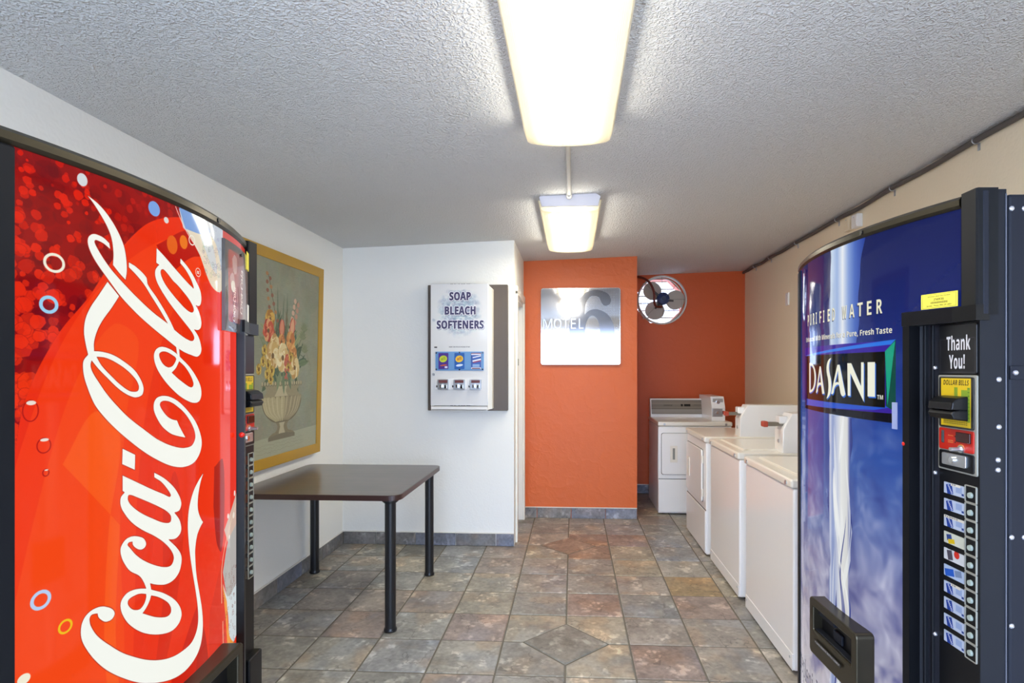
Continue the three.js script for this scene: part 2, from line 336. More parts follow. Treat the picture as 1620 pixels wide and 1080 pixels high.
  mesh('coin_return', [cyl(0.0045, 0.03, 0.427, 1.248, zp + 0.018, 'z', 14), cyl(0.009, 0.004, 0.427, 1.248, zp + 0.008, 'z', 16)], M.steel, cp);
  mesh('coin_slot', rbox(0.008, 0.03, 0.004, 0.367, 1.271, zp + 0.0075, 0.002), M.shadowGap, cp);
  mesh('lock_frame', extrude(rrect(0.353, 1.197, 0.463, 1.238, 0.005), 0.002, 0.0007).translate(0, 0, zp + 0.004), M.black, cp);
  mesh('lock_plate', extrude(rrect(0.369, 1.207, 0.444, 1.233, 0.003), 0.004, 0.0012).translate(0, 0, zp + 0.006), M.steel, cp);
  mesh('lock_cylinder', cyl(0.0075, 0.008, 0.405, 1.220, zp + 0.012, 'z', 18), M.chrome, cp);
  // ten selections, each a flavour card and a round button in its frame
  for (let k = 0; k < 10; k++) {
    const y = 1.149 - 0.0395 * k;
    mesh('flavour_card', extrude(rrect(0.363, y - 0.0135, 0.429, y + 0.013, 0.001), 0.002).translate(0, 0, zp), printMat(cards[k], 0.363, y - 0.0135, 0.066, 0.0265, 0.15), t);
    const f = mesh('button_frame', extrude((() => { const s = rrect(0.432, y - 0.0192, 0.467, y + 0.0192, 0.003); s.holes.push(rrect(0.4335, y - 0.0177, 0.4655, y + 0.0177, 0.002, THREE.Path)); return s; })(), 0.003, 0.0005).translate(0, 0, zp), M.greyPlate, t);
    mesh('button_backing', rbox(0.033, 0.036, 0.002, 0.4495, y, zp + 0.0005, 0.0005), M.black, f);
    mesh('button', [cyl(0.0070, 0.006, 0.4495, y - 0.002, zp + 0.0035, 'z', 18, 0.006)], buttonMat, f);
  }
  // delivery port
  const z0 = arcZ(0.03) - 0.012, zf = arcZ(0.03) + 0.036;
  const port = thing0('delivery_port', t);
  mesh('port_frame', extrude((() => { const s = rrect(-0.10, 0.53, 0.17, 0.70, 0.012); s.holes.push(rrect(-0.083, 0.60, 0.150, 0.682, 0.008, THREE.Path)); return s; })(), zf - z0 - 0.004, 0.004).translate(0, 0, z0), M.bezel, port);
  mesh('port_recess', [rbox(0.236, 0.086, 0.004, 0.0335, 0.641, z0 + 0.0165, 0.001)], M.black, port);
  mesh('port_flap', [rbox(0.10, 0.016, 0.016, -0.025, 0.662, z0 + 0.026, 0.003), rbox(0.226, 0.006, 0.02, 0.0335, 0.604, z0 + 0.03, 0.002), rbox(0.05, 0.03, 0.008, 0.03, 0.628, z0 + 0.022, 0.003)], M.doorPaint, port);
  mesh('port_text', extrude(rrect(-0.06, 0.572, 0.10, 0.584, 0.001), 0.001).translate(0, 0, zf + 0.004), printMat(portText, -0.06, 0.572, 0.16, 0.012, 0.3), port);
  // side of the door and cabinet toward +x: seam strip, rivets, latch
  mesh('door_edge', rbox(0.008, 0.275, 0.014, 0.4755, 1.69, 0.0075, 0.003), M.sidePaint, t);
  mesh('seam', [rbox(0.004, 1.79, 0.003, 0.4752, 0.925, -0.0385, 0.001)], M.rivetDark, t);
  for (const [y, z] of [[1.787, -0.051], [1.787, -0.079], [1.409, -0.023], [1.304, -0.023], [1.231, -0.021], [1.209, -0.021], [1.06, -0.051], [1.06, -0.079], [0.864, -0.051], [0.62, -0.051]]) {
    const g = new THREE.SphereGeometry(0.0062, 14, 8, 0, Math.PI * 2, 0, Math.PI / 2).rotateZ(-Math.PI / 2).scale(0.7, 1, 1).translate(z > -0.04 ? 0.475 : 0.475, y, z); mesh('rivet', g, M.rivet, t);
  }
  const latch = mesh('latch_plate', rbox(0.004, 0.03, 0.06, 0.4765, 1.424, -0.076, 0.001), M.sidePaint, t);
  mesh('latch_bolt', new THREE.SphereGeometry(0.0065, 14, 8).translate(0.479, 1.424, -0.056), M.rivet, latch);
  for (const x of [-0.4, 0.4]) for (const z of [-0.1, -0.78]) mesh('foot', cyl(0.03, 0.024, x, 0.012, z, 'y', 16), M.black, t);
  mesh('lower_guard', rbox(0.085, 0.43, 0.05, 0.4345, 0.325, 0.018, 0.006), M.black, t);
  mesh('kick_plate', rbox(0.93, 0.1, 0.02, 0, 0.075, -0.035, 0.004), M.black, t);
  return t;
}
function thing0(name, parent) { const o = new THREE.Group(); o.name = name; parent.add(o); return o; }   // a part made of sub-parts
// a print laid over the face x0..x0+w, y0..y0+h (metres)
function printMat(tex, x0, y0, w, h, rough) {
  const t = tex.clone(); t.wrapS = t.wrapT = THREE.ClampToEdgeWrapping; t.repeat.set(1 / w, 1 / h); t.offset.set(-x0 / w, -y0 / h); t.needsUpdate = true;
  return S('#d6d6d6', rough, { map: t });
}
const buttonMat = S('#98a39a', 0.3);
const portText = canvasTex(256, 20, (c, w, h) => { c.fillStyle = '#191817'; c.fillRect(0, 0, w, h); c.fillStyle = '#d8d8d8'; c.font = 'bold 15px sans-serif'; c.textAlign = 'center'; c.fillText('PLEASE REMOVE BOTTLE SLOWLY', w / 2, 15, w - 8); });

// --- prints of the red machine (coordinates in millimetres: x from 430 mm left of the middle, y down from 1820 mm)
function spline(c, str) {
  const p = str.split(' ').map((q) => { const k = q.endsWith('*'), [x, y] = q.replace('*', '').split(',').map(Number); return { x, y, k }; }), n = p.length;
  c.moveTo(p[0].x, p[0].y);
  for (let i = 0; i < n; i++) {
    const b = p[i], d = p[(i + 1) % n], a = b.k ? b : p[(i + n - 1) % n], e = d.k ? d : p[(i + 2) % n], L = Math.hypot(d.x - b.x, d.y - b.y);
    const l0 = Math.hypot(b.x - a.x, b.y - a.y) || L, l2 = Math.hypot(e.x - d.x, e.y - d.y) || L;
    const t1 = [(d.x - a.x) / (l0 + L), (d.y - a.y) / (l0 + L)], t2 = [(e.x - b.x) / (L + l2), (e.y - b.y) / (L + l2)];
    if (b.k) { t1[0] = (d.x - b.x) / L; t1[1] = (d.y - b.y) / L; } if (d.k) { t2[0] = (d.x - b.x) / L; t2[1] = (d.y - b.y) / L; }
    c.bezierCurveTo(b.x + t1[0] * L / 3, b.y + t1[1] * L / 3, d.x - t2[0] * L / 3, d.y - t2[1] * L / 3, d.x, d.y);
  }
  c.closePath();
}
const fillSplines = (c, list, style, rule = 'evenodd') => { c.beginPath(); list.forEach((s) => spline(c, s)); c.fillStyle = style; c.fill(rule); };
const SCRIPT = {
  spike: [
    '146,62* 166,71 188,88 209,113 224,140 230,167 231,191 228,208* 215,198 199,183* 200,159 196,132 187,112 173,92 158,74',
  ],
  la: [
    '193,153* 191,142* 178,134 162,131 153,134 147,142 147,154 153,169 166,188 191,216 219,245 254,272 298,299 344,323 374,338* 385,342* 406,349 434,355 457,358 473,350 477,336 464,310 444,293* 462,293 474,286 477,272 467,250 451,234* 467,234 474,228 477,215 473,198 460,183 439,163 415,146 390,133* 389,144* 408,155 429,173 441,189 442,195 434,192 415,184 372,161 333,138 311,126* 310,158* 319,161* 313,166 307,175 307,188 316,205 344,234 380,262 415,286 436,301 445,313 439,320 424,320 397,312 368,299* 352,278 333,256 311,233 286,209 281,194 254,177 236,171* 236,181* 254,193 274,209 298,235 322,260 346,287* 298,265 254,238 226,218 201,198 183,180 166,158 160,147 161,143 165,142 178,145',
    '338,201 364,221 397,241 420,251 436,253 443,247 439,238 424,224 401,209 377,195 364,189 344,175 333,169 326,170 323,176 327,187',
  ],
  ohook: [
    '374,337* 377,352* 388,366* 385,342*',
  ],
  otop: [
    '327,339 310,345 303,358 306,375 318,395 344,421 380,446 415,462 444,469 467,466 477,451 473,430 454,407 424,382 393,363 374,352 352,343',
    '327,350 319,355 321,365 331,377 346,384 360,382 370,373 374,364 360,356 342,350',
    '359,396* 374,385 385,370* 406,382 429,403 441,421 439,429 429,431 408,423 380,409',
  ],
  C2: [
    '187,218* 213,243* 196,268 176,295 165,316 159,337 159,354* 176,355 201,361 228,375 251,391 267,411 274,428 271,441 261,446 248,446 228,438 206,423 185,404 168,388 154,372* 152,381 155,392 166,410 185,436 209,462 236,487 272,513 311,539 352,558 388,569 415,572 436,569 449,554 446,537 431,515 406,491 376,472 352,461 333,458 323,461 321,467 329,479 344,493 360,501 377,505* 388,522 409,548* 380,541 356,533 329,515 313,496 303,477 303,462 311,451 329,447 352,450 380,461 415,484 449,513 470,542 479,569 470,593 446,611 415,616 384,613 348,602 311,584 272,560 231,529 196,498 171,471 157,450 145,421 139,401 137,381 139,371 147,361* 142,340 139,318 142,294 152,271 168,247',
    '164,365* 181,366 203,374 228,388 251,407 261,422 260,432 252,435 236,432 214,418 191,398 174,381',
  ],
  hyphen: [
    '221,548* 252,565* 251,596* 220,579*',
  ],
  ca: [
    '304,611* 304,621* 326,636 348,659 356,671 352,674 333,664 298,646 254,621 221,602* 221,633* 226,637* 217,645 216,659 222,674 242,701 269,724 305,748 333,770 356,794 366,814 360,827 344,828 311,814 278,793 254,772 238,752 233,745 236,741 245,742* 246,749 254,758 266,765 277,764 281,757 275,745 263,737 245,731 228,733 217,745 217,760 224,778 239,800 263,819 275,837 281,851* 281,868* 294,871* 295,859 292,845* 311,855 340,865 364,865 384,855 393,837 393,819 380,799 348,768* 372,773 388,767 393,755 386,734 368,713* 386,712 393,698 384,677 364,653 333,628',
    '235,645 234,654 242,667 266,688 298,708 329,725 348,731 356,729 356,718 344,705 318,688 285,669 254,652 240,645',
  ],
  o1: [
    '281,852 254,843 233,842 219,851 216,863 221,882 236,907 263,934 291,953 326,969 360,977 384,971 394,956 388,935 368,910 333,882 298,861',
    '283,864* 263,856 245,855 235,858 234,866 242,878 254,886 266,888 277,880',
    '295,872* 318,885 344,906 356,923 356,934 348,938 333,935 305,922 271,900* 281,893 291,881',
  ],
  C1: [
    '166,856* 168,864 176,874 185,880 197,880 203,872 198,861 185,851 171,845 154,845 141,852 134,866 134,888 143,912 161,943 185,974 217,1005 257,1037 285,1054 326,1074 372,1089 415,1092 454,1081 475,1060 484,1024 480,979 467,931 454,883 449,839 449,821 457,792 470,776 485,766* 473,752 463,734 460,717 463,692 473,665 486,645* 464,659 441,681 424,714 418,748 420,784 427,828 439,879 451,924 460,965 462,1000 454,1022 434,1038 401,1041 364,1037 326,1025 291,1008 260,988 222,959 191,928 166,899 153,875 150,860 153,854 160,854',
  ],
};

const ring = (c, x, y, rx, ry, style, lw) => { c.beginPath(); c.ellipse(x, y, rx, ry, 0, 0, 7); if (lw) { c.lineWidth = lw; c.strokeStyle = style; c.stroke(); } else { c.fillStyle = style; c.fill(); } };
const colaArt = canvasTex(1024, 2048, (c) => {
  seed = 11; c.scale(1024 / 870, 2048 / 1740);
  c.fillStyle = '#f03210'; c.fillRect(0, 0, 870, 1740);
  // dark bubbly liquid in the upper left of the print
  c.save(); c.beginPath(); spline(c, '0,0* 640,0* 560,20 440,28 300,70 215,150 150,250 90,330 40,440 20,560 0,640*'); c.clip();
  c.fillStyle = '#9c1212'; c.fillRect(0, 0, 870, 700);
  for (let i = 0; i < 260; i++) { const x = R(0, 420), y = R(0, 560); ring(c, x, y, R(8, 26), R(8, 22), `rgba(95,10,22,${R(0.1, 0.3)})`); }
  for (let i = 0; i < 420; i++) {
    const x = 10 + 370 * Math.pow(R(0, 1), 1.4), y = R(0, 560), r = R(3, 12) * (0.7 + y / 420), hot = y / 560;
    c.beginPath(); for (let k = 0; k <= 9; k++) { const a = k / 9 * 6.283, q = r * R(0.82, 1.1); c.lineTo(x + q * Math.cos(a), y + q * Math.sin(a)); } c.closePath();
    c.fillStyle = `rgba(${225 + 25 * hot},${32 + 30 * hot},${18},${x > 200 ? R(0.15, 0.5) : R(0.5, 0.95)})`; c.fill();
    if (r > 10) { c.lineWidth = 1; c.strokeStyle = 'rgba(120,12,16,0.35)'; c.stroke(); }
  }
  c.restore();
  // broad printed waves of red and orange
  const wave = (s, f) => fillSplines(c, [s], f);
  wave('0,660* 40,500 100,340 190,210 320,110 470,70 560,80 480,130 380,230 300,400 260,620 250,900 230,1250 160,1740* 0,1740*', '#f83e14');
  wave('0,900* 60,620 120,420 200,300 260,330 230,480 215,700 225,1000 190,1300 120,1740* 0,1740*', '#fb4a18');
  wave('100,560* 160,470 215,520 190,700 180,900 185,1060 150,1240 95,1420 50,1560 10,1740* 70,1740* 110,1500 175,1300 215,1120 205,900 215,700*', '#ff5c1e');
  wave('310,120* 420,60 500,66 560,100 440,120 360,170*', '#c01a10');
  wave('430,260* 470,420 430,640 470,900 430,1160 340,1400 280,1740* 870,1740* 870,150* 640,150* 520,190*', '#ef300f');
  wave('330,700* 370,620 400,760 380,900 350,1010 300,1100 330,900*', '#e02a10');
  wave('300,1180* 380,1060 470,960 480,1180 440,1420 330,1500 260,1500*', '#d4210e');
  wave('340,1280* 430,1180 480,1020 520,1180 500,1400 420,1480 360,1440*', '#c01c10');
  wave('520,1000* 600,900 620,1100 600,1400 560,1740* 470,1740* 500,1350*', '#e22a10');
  wave('545,640* 600,630 610,780 590,870 560,840 540,740*', '#a81412');
  // glass of ice, upper right
  fillSplines(c, ['590,0* 880,0* 880,260* 600,250*'], '#c8382c'); fillSplines(c, ['384,20* 600,4* 596,120 580,190* 540,110 400,60*'], '#c3cbd6');
  fillSplines(c, ['384,16* 470,10* 520,40 480,70 410,62*'], '#7fa3dc');
  fillSplines(c, ['410,60* 470,58 520,50 560,70 596,150 590,180 560,186 520,170 470,110*'], '#e9dcc4');
  fillSplines(c, ['470,62* 520,56 552,100 560,140 530,130*'], '#d4dadb');
  for (let i = 0; i < 60; i++) ring(c, R(480, 590), R(20, 150), R(2, 7), R(2, 7), `rgba(${R(90, 160)},${R(100, 170)},${R(110, 180)},0.5)`, 1.2);
  c.lineWidth = 2.5; c.strokeStyle = 'rgba(255,225,215,0.85)'; c.beginPath(); c.moveTo(372, 18); c.quadraticCurveTo(400, 60, 435, 82); c.lineTo(520, 130); c.stroke();
  // glass of cola with ice, lower right
  fillSplines(c, ['610,820* 720,740* 720,900* 690,940*'], '#d9b9a8'); fillSplines(c, ['600,930* 640,860 720,830* 720,1060* 640,1040*'], '#b9b4b0');
  fillSplines(c, ['600,960* 640,1010 720,1000* 720,1150* 660,1160 640,1060*'], '#d7e0e2'); fillSplines(c, ['596,960* 620,1060 650,1190 720,1260* 720,1180* 650,1120 630,1020*'], '#f39a3c');
  fillSplines(c, ['600,1200* 660,1250 720,1240* 720,1500* 640,1480*'], '#b81c12');
  for (let i = 0; i < 60; i++) ring(c, R(600, 720), R(940, 1180), R(2, 5), R(2, 5), 'rgba(110,40,30,0.6)', 1.2);
  c.lineWidth = 3; c.strokeStyle = '#f3d9b4'; c.beginPath(); c.moveTo(720, 770); c.quadraticCurveTo(600, 850, 590, 930); c.lineTo(592, 1010); c.moveTo(600, 1060); c.lineTo(606, 1200); c.quadraticCurveTo(640, 1215, 680, 1190); c.stroke();
  for (const [x, y, r] of [[640, 790, 7], [690, 800, 9], [650, 850, 6], [700, 740, 8]]) ring(c, x, y, r, r, '#f3e6da');
  // dots and rings
  ring(c, 136, 36, 10, 12, '#d9dde0'); ring(c, 304, 43, 17, 16, '#7ea6e6'); ring(c, 341, 58, 8, 7, '#e2dcd8'); ring(c, 361, 108, 18, 21, '#e8641a'); ring(c, 402, 93, 15, 16, '#ee7a1e'); ring(c, 435, 81, 12, 11, '#f6efe2', 3);
  ring(c, 86, 200, 16, 15, '#f4f0dc', 5); ring(c, 77, 275, 13, 13, '#9fd4f2', 6); ring(c, 64, 790, 14, 14, '#bcd2f4', 6); ring(c, 105, 854, 11, 11, '#f7c41a', 4); ring(c, 38, 914, 10, 9, '#f7f0d8');
  for (const [x, y, a, b] of [[48, 460, 12, 18], [69, 522, 11, 13], [72, 570, 5, 6]]) { ring(c, x, y, a, b, '#b31a0c', 2); ring(c, x + 1, y - b * 0.75, a * 0.65, b * 0.22, '#f3e2d6'); }
  // the lettering
  const off = '#fbfdf4'; c.lineWidth = 2.2; c.strokeStyle = '#a41a0c'; c.lineJoin = 'round';
  for (const k of ['C1', 'o1', 'ca', 'hyphen', 'C2', 'otop', 'ohook', 'la', 'spike']) { c.beginPath(); SCRIPT[k].forEach((s) => spline(c, s)); c.stroke(); }
  for (const k of ['C1', 'o1', 'ca', 'hyphen', 'C2', 'otop', 'ohook', 'la', 'spike']) fillSplines(c, SCRIPT[k], off);
  ring(c, 462, 153, 11, 10, '#f6e7da', 2); c.save(); c.translate(462, 153); c.rotate(-Math.PI / 2); c.fillStyle = '#f6e7da'; c.font = 'bold 15px sans-serif'; c.textAlign = 'center'; c.fillText('R', 0, 5.5); c.restore();
});
// --- prints of the blue machine
const waterArt = canvasTex(1024, 2048, (c) => {
  seed = 23; c.scale(1024 / 870, 2048 / 1740);
  const g = c.createLinearGradient(0, 0, 0, 1740);                       // the dye of the print runs from navy to frosted lilac
  [[0, '#161f5a'], [0.13, '#18266e'], [0.28, '#22429c'], [0.36, '#3457aa'], [0.46, '#6377b6'], [0.58, '#9496bc'], [0.76, '#bdb9c6'], [1, '#cfcbcf']].forEach(([k, v]) => g.addColorStop(k, v));
  c.fillStyle = g; c.fillRect(0, 0, 870, 1740);
  {                                                                       // frost: folded veins and facets of ice, denser lower down
    const fw = 512, fh = 1024, f = document.createElement('canvas'); f.width = fw; f.height = fh; const x2 = f.getContext('2d'), im = x2.createImageData(fw, fh);
    for (let y = 0; y < fh; y++) for (let x = 0; x < fw; x++) {
      const u = x / fw * 0.5, v = y / fh, wu = u + 0.09 * (fbm(u, v, 9, 3, 201) - 0.5), wv = v + 0.09 * (fbm(u, v, 9, 3, 211) - 0.5);
      const r1 = 1 - Math.abs(2 * fbm(wu, wv, 13, 3, 221) - 1), r2 = fbm(wu, wv, 22, 3, 231) - 0.5, e = (Math.pow(r1, 4) - 0.4) * 0.35 + r2 * 1.1 + 0.8 * (fbm(wu, wv, 46, 2, 241) - 0.5), q = sm(0.08, 0.6, v), o = (y * fw + x) * 4;
      im.data[o] = e > 0 ? 236 : 40; im.data[o + 1] = e > 0 ? 234 : 44; im.data[o + 2] = e > 0 ? 246 : 118; im.data[o + 3] = Math.min(150, Math.abs(e) * 255 * q * 0.8);
    }
    x2.putImageData(im, 0, 0); c.drawImage(f, 0, 0, 870, 1740);
  }
  // falling stream of water
  const edge = (y, s) => (y < 500 ? (s ? 560 - y * 0.12 : 378 - y * 0.02) : (s ? 500 - (y - 500) * 0.01 : 366 + (y - 500) * 0.012)) + 6 * Math.sin(y / 47 + s * 2) + 3 * Math.sin(y / 19 + s);
  c.save(); c.beginPath(); for (let y = 0; y <= 1740; y += 10) c.lineTo(edge(y, 0), y); for (let y = 1740; y >= 0; y -= 10) c.lineTo(edge(y, 1), y); c.closePath(); c.clip();
  const h = c.createLinearGradient(360, 0, 570, 0); [[0, '#1f2d78'], [0.12, '#cfe0f4'], [0.3, '#9db6e4'], [0.45, '#f2f6fb'], [0.6, '#8ba6de'], [0.75, '#4f6fc4'], [1, '#203a96']].forEach(([k, v]) => h.addColorStop(k, v));
  c.fillStyle = h; c.fillRect(300, 0, 320, 540);
  const h2 = c.createLinearGradient(366, 0, 500, 0); [[0, '#2b3988'], [0.08, '#d6dcee'], [0.22, '#8f9fd0'], [0.4, '#c9d0e6'], [0.6, '#f1f2ee'], [0.85, '#e4e4e2'], [0.96, '#3c4a98'], [1, '#2b3988']].forEach(([k, v]) => h2.addColorStop(k, v));
  c.fillStyle = h2; c.fillRect(300, 530, 320, 1300);
  for (let k = 0; k < 26; k++) {                                          // twisted ribbons of water
    const y0 = 540 + k * 46 + R(-30, 30), L = R(140, 420), m = R(385, 482), am = R(6, 34), ph = R(0, 6), pe = R(60, 120), wd = R(3, 13), navy = rnd() < 0.55;
    c.beginPath(); for (let s = 0; s <= 1.001; s += 0.04) c.lineTo(m + am * Math.sin(ph + s * L / pe) - wd * Math.sin(s * 3.14), y0 + s * L); for (let s = 1; s >= -0.001; s -= 0.04) c.lineTo(m + am * Math.sin(ph + s * L / pe) + wd * Math.sin(s * 3.14), y0 + s * L); c.closePath();
    c.fillStyle = navy ? `rgba(38,48,128,${R(0.5, 0.9)})` : `rgba(250,252,250,${R(0.6, 0.95)})`; c.fill();
  }
  c.restore();
  // small bottle emblem at the far upper edge
  fillSplines(c, ['90,40* 104,40* 106,80 112,110 104,180 84,180 78,120 88,80*'], '#dfe6f2');
  // text
  const cond = (s, x0, x1, base, hgt, font, col, sh) => { c.save(); c.translate(x0, base); c.font = font; const m = c.measureText(s).width, k = (x1 - x0) / m; c.scale(k, hgt / 73); if (sh) { c.fillStyle = '#0d1440'; c.fillText(s, -6, 4); } c.fillStyle = col; c.fillText(s, 0, 0); c.restore(); };
  c.textAlign = 'left';
  const spaced = (s, x0, x1, base, hgt) => { const n = s.length, step = (x1 - x0) / n; [...s].forEach((ch, i) => { if (ch !== ' ') cond(ch, x0 + i * step + step * 0.12, x0 + (i + 1) * step - step * (ch === 'I' ? 0.5 : 0.22), base, hgt, 'bold 100px sans-serif', '#f7f3d6', true); }); };
  spaced('PURIFIED', 157, 418, 237, 40); spaced('WATER', 447, 640, 237, 40);
  cond('Enhanced With Minerals for a Pure, Fresh Taste', 140, 667, 292, 17, 'bold 100px sans-serif', '#f4f0da', true);
  // the name plate: black field in a purple, blue and green facetted frame
  c.fillStyle = '#3a22a0'; c.fillRect(118, 312, 560, 214);
  fillSplines(c, ['118,340* 678,310* 678,322* 118,345*'], '#2f7be8'); fillSplines(c, ['118,490* 678,486* 600,500* 118,521*'], '#2456cf'); fillSplines(c, ['118,514* 672,505* 672,530* 118,526*'], '#0c0c1c');
  fillSplines(c, ['118,338* 150,342* 150,512* 118,521*'], '#2b1a66');
  c.fillStyle = '#0b0c10'; c.fillRect(149, 341, 492, 150);
  fillSplines(c, ['641,340* 678,310* 678,500* 645,487*'], '#0c4e46'); fillSplines(c, ['641,340* 676,314* 650,486*'], '#17a888');
  // the five-and-one letters of the name
  const LET = ['M186,366 L186,468 C232,470 262,446 262,416 C262,386 236,362 186,366 Z M202,376 C234,374 246,396 246,416 C246,436 232,458 202,458 Z',
    'M296,378 L306,378 L336,466 L318,468 L309,440 C296,436 284,442 278,452 C284,452 276,470 262,466 Z M300,396 L285,434 C294,430 300,430 307,432 Z',
    'M386,352 C352,356 344,384 358,410 C372,436 366,466 350,482 C384,474 396,440 378,408 C366,386 366,368 386,352 Z',
    'M424,374 L438,374 L470,462 C460,474 446,470 442,458 L434,436 C424,432 410,438 404,450 C402,464 394,468 384,464 Z M428,392 L410,430 C420,426 426,426 432,428 Z',
    'M480,370 L500,370 L546,436 L546,368 L558,368 L558,480 L496,400 L496,466 L482,466 Z', 'M574,368 L604,368 L604,464 L574,464 Z'];
  for (const [dx, dy, f] of [[4, 4, '#2f6fd8'], [0, 0, '#fbfbe6']]) for (const p of LET) { c.save(); c.translate(dx, dy); c.fillStyle = f; c.fill(new Path2D(p), 'evenodd'); c.restore(); }
  c.fillStyle = '#eeeedd'; c.font = 'bold 16px sans-serif'; c.fillText('TM', 612, 470);
  c.fillStyle = '#43485f'; c.save(); c.translate(20, 1500); c.scale(0.8, 1.3); c.font = '78px serif'; c.fillText('replenish', 0, 0); c.restore();
});
const thanksArt = canvasTex(256, 248, (c, w, h) => {
  c.fillStyle = '#121215'; c.fillRect(0, 0, w, h); c.strokeStyle = '#4a4a50'; c.lineWidth = 3; c.strokeRect(8, 70, w - 16, h - 78); c.fillStyle = '#f1f1f4'; c.textAlign = 'center'; c.font = 'bold 100px sans-serif';
  c.save(); c.translate(w * 0.53, 128); c.scale(0.56, 0.98); c.fillText('Thank', 0, 0); c.restore(); c.save(); c.translate(w * 0.5, 222); c.scale(0.54, 0.98); c.fillText('You!', 0, 0); c.restore();
});
const billsArt = canvasTex(256, 284, (c, w, h) => {
  c.fillStyle = '#2a2a26'; c.fillRect(0, 0, w, h); c.fillStyle = '#f4cf1e'; c.fillRect(16, 6, w - 32, h - 14); c.fillStyle = '#21180c'; c.textAlign = 'center';
  c.save(); c.translate(w / 2, 44); c.scale(0.8, 1.1); c.transform(1, 0, -0.15, 1, 0, 0); c.font = 'bold 36px sans-serif'; c.fillText('DOLLAR BILLS', 0, 0); c.restore();
  c.fillStyle = '#8fae2a'; c.fillRect(118, 56, 26, 60); c.fillRect(170, 70, 60, 44); c.fillRect(214, 56, 20, 190); c.fillStyle = '#4d7a1e'; for (let i = 0; i < 9; i++) c.fillRect(216, 60 + i * 20, 14, 4);
  c.fillStyle = '#2a2a10'; for (let r = 0; r < 3; r++) for (let i = 0; i < 14; i++) c.fillRect(36 + i * 13, 238 + r * 10, 9, 4); for (let i = 0; i < 14; i++) c.fillRect(36 + i * 13, 118, 9, 4);
});
const coinsArt = canvasTex(256, 116, (c, w, h) => { c.fillStyle = '#d0220f'; c.fillRect(0, 0, w, h); c.strokeStyle = '#f0a23c'; c.lineWidth = 5; c.beginPath(); c.arc(168, 104, 26, 3.3, 6.1); c.stroke(); c.fillStyle = '#f0b45a'; for (const y of [34, 62, 72]) for (let i = 0; i < 4; i++) c.fillRect(72 + i * 10, y, 7, 4); c.fillStyle = '#2a0a06'; for (const y of [38, 70]) { c.beginPath(); c.arc(126, y, 5, 0, 7); c.fill(); } });
function card(kind, tag) {
  return canvasTex(134, 54, (c, w, h) => {
    const bg = { water: '#c3cfe6', lemon: '#d9dccb', berry: '#dfe1e4', sport: '#b9cbe8', cola: '#c8281a', dark: '#2a2422' }[kind]; c.fillStyle = bg; c.fillRect(0, 0, w, h);
    c.save(); c.translate(40, 28); c.rotate(-0.22);
    if (kind === 'water') { c.fillStyle = '#27449c'; c.fillRect(-22, -22, 40, 48); c.fillStyle = '#e8eefc'; c.save(); c.rotate(1.2); c.font = 'bold 13px sans-serif'; c.fillText('DASANI', -22, 4); c.restore(); }
    if (kind === 'lemon') { c.fillStyle = '#38508e'; c.fillRect(-20, -20, 34, 28); c.fillStyle = '#e6c524'; c.fillRect(-14, 2, 44, 22); }
    if (kind === 'berry') { c.fillStyle = '#56505c'; c.fillRect(-16, -24, 34, 46); c.fillStyle = '#d8352a'; c.beginPath(); c.arc(48, -4, 18, 0, 7); c.fill(); }
    if (kind === 'sport') { c.fillStyle = '#2c62c8'; c.fillRect(-34, -14, 62, 34); c.fillStyle = '#7f93b4'; c.fillRect(34, -10, 44, 30); }
    if (kind === 'dark') { c.fillStyle = '#7c1c14'; c.fillRect(-24, -12, 70, 26); }
    c.restore();
    if (kind === 'water') { c.fillStyle = '#9fb4dc'; c.fillRect(80, 8, 40, 30); c.fillStyle = '#324a94'; c.fillRect(118, 36, 14, 10); }
    if (tag) { c.fillStyle = '#efe9d8'; c.fillRect(tag === 2 ? 0 : 46, 0, tag === 2 ? w : 64, 12); c.fillStyle = '#3a3a3a'; c.font = 'bold 10px sans-serif'; c.fillText(tag === 2 ? '20 oz. Bottle $1.50' : '$1.50', tag === 2 ? 6 : 54, 9); }
  });
}
const waterCards = [card('water', 1), card('water'), card('water', 2), card('lemon'), card('berry'), card('sport'), card('water', 1), card('water'), card('water'), card('water')];
const colaCards = Array.from({ length: 10 }, () => card('dark'));
const blankArt = canvasTex(16, 16, (c) => { c.fillStyle = '#131316'; c.fillRect(0, 0, 16, 16); });

const cola = vendingMachine([-0.9925, 0, -1.2956], 95.4 * Math.PI / 180, 'bulging red cola vending machine with huge white script lettering against the left wall', { map: colaArt, glow: 0.88, tint: '#3c3c3c', thanks: blankArt, bills: billsArt, coins: coinsArt }, colaCards);
const water = vendingMachine([0.8956, 0, -1.7846], -87.3 * Math.PI / 180, 'bulging blue bottled-water vending machine with a black money column against the right wall', { map: waterArt, glow: 0.66, tint: '#6a6a6a', thanks: thanksArt, bills: billsArt, coins: coinsArt }, waterCards);
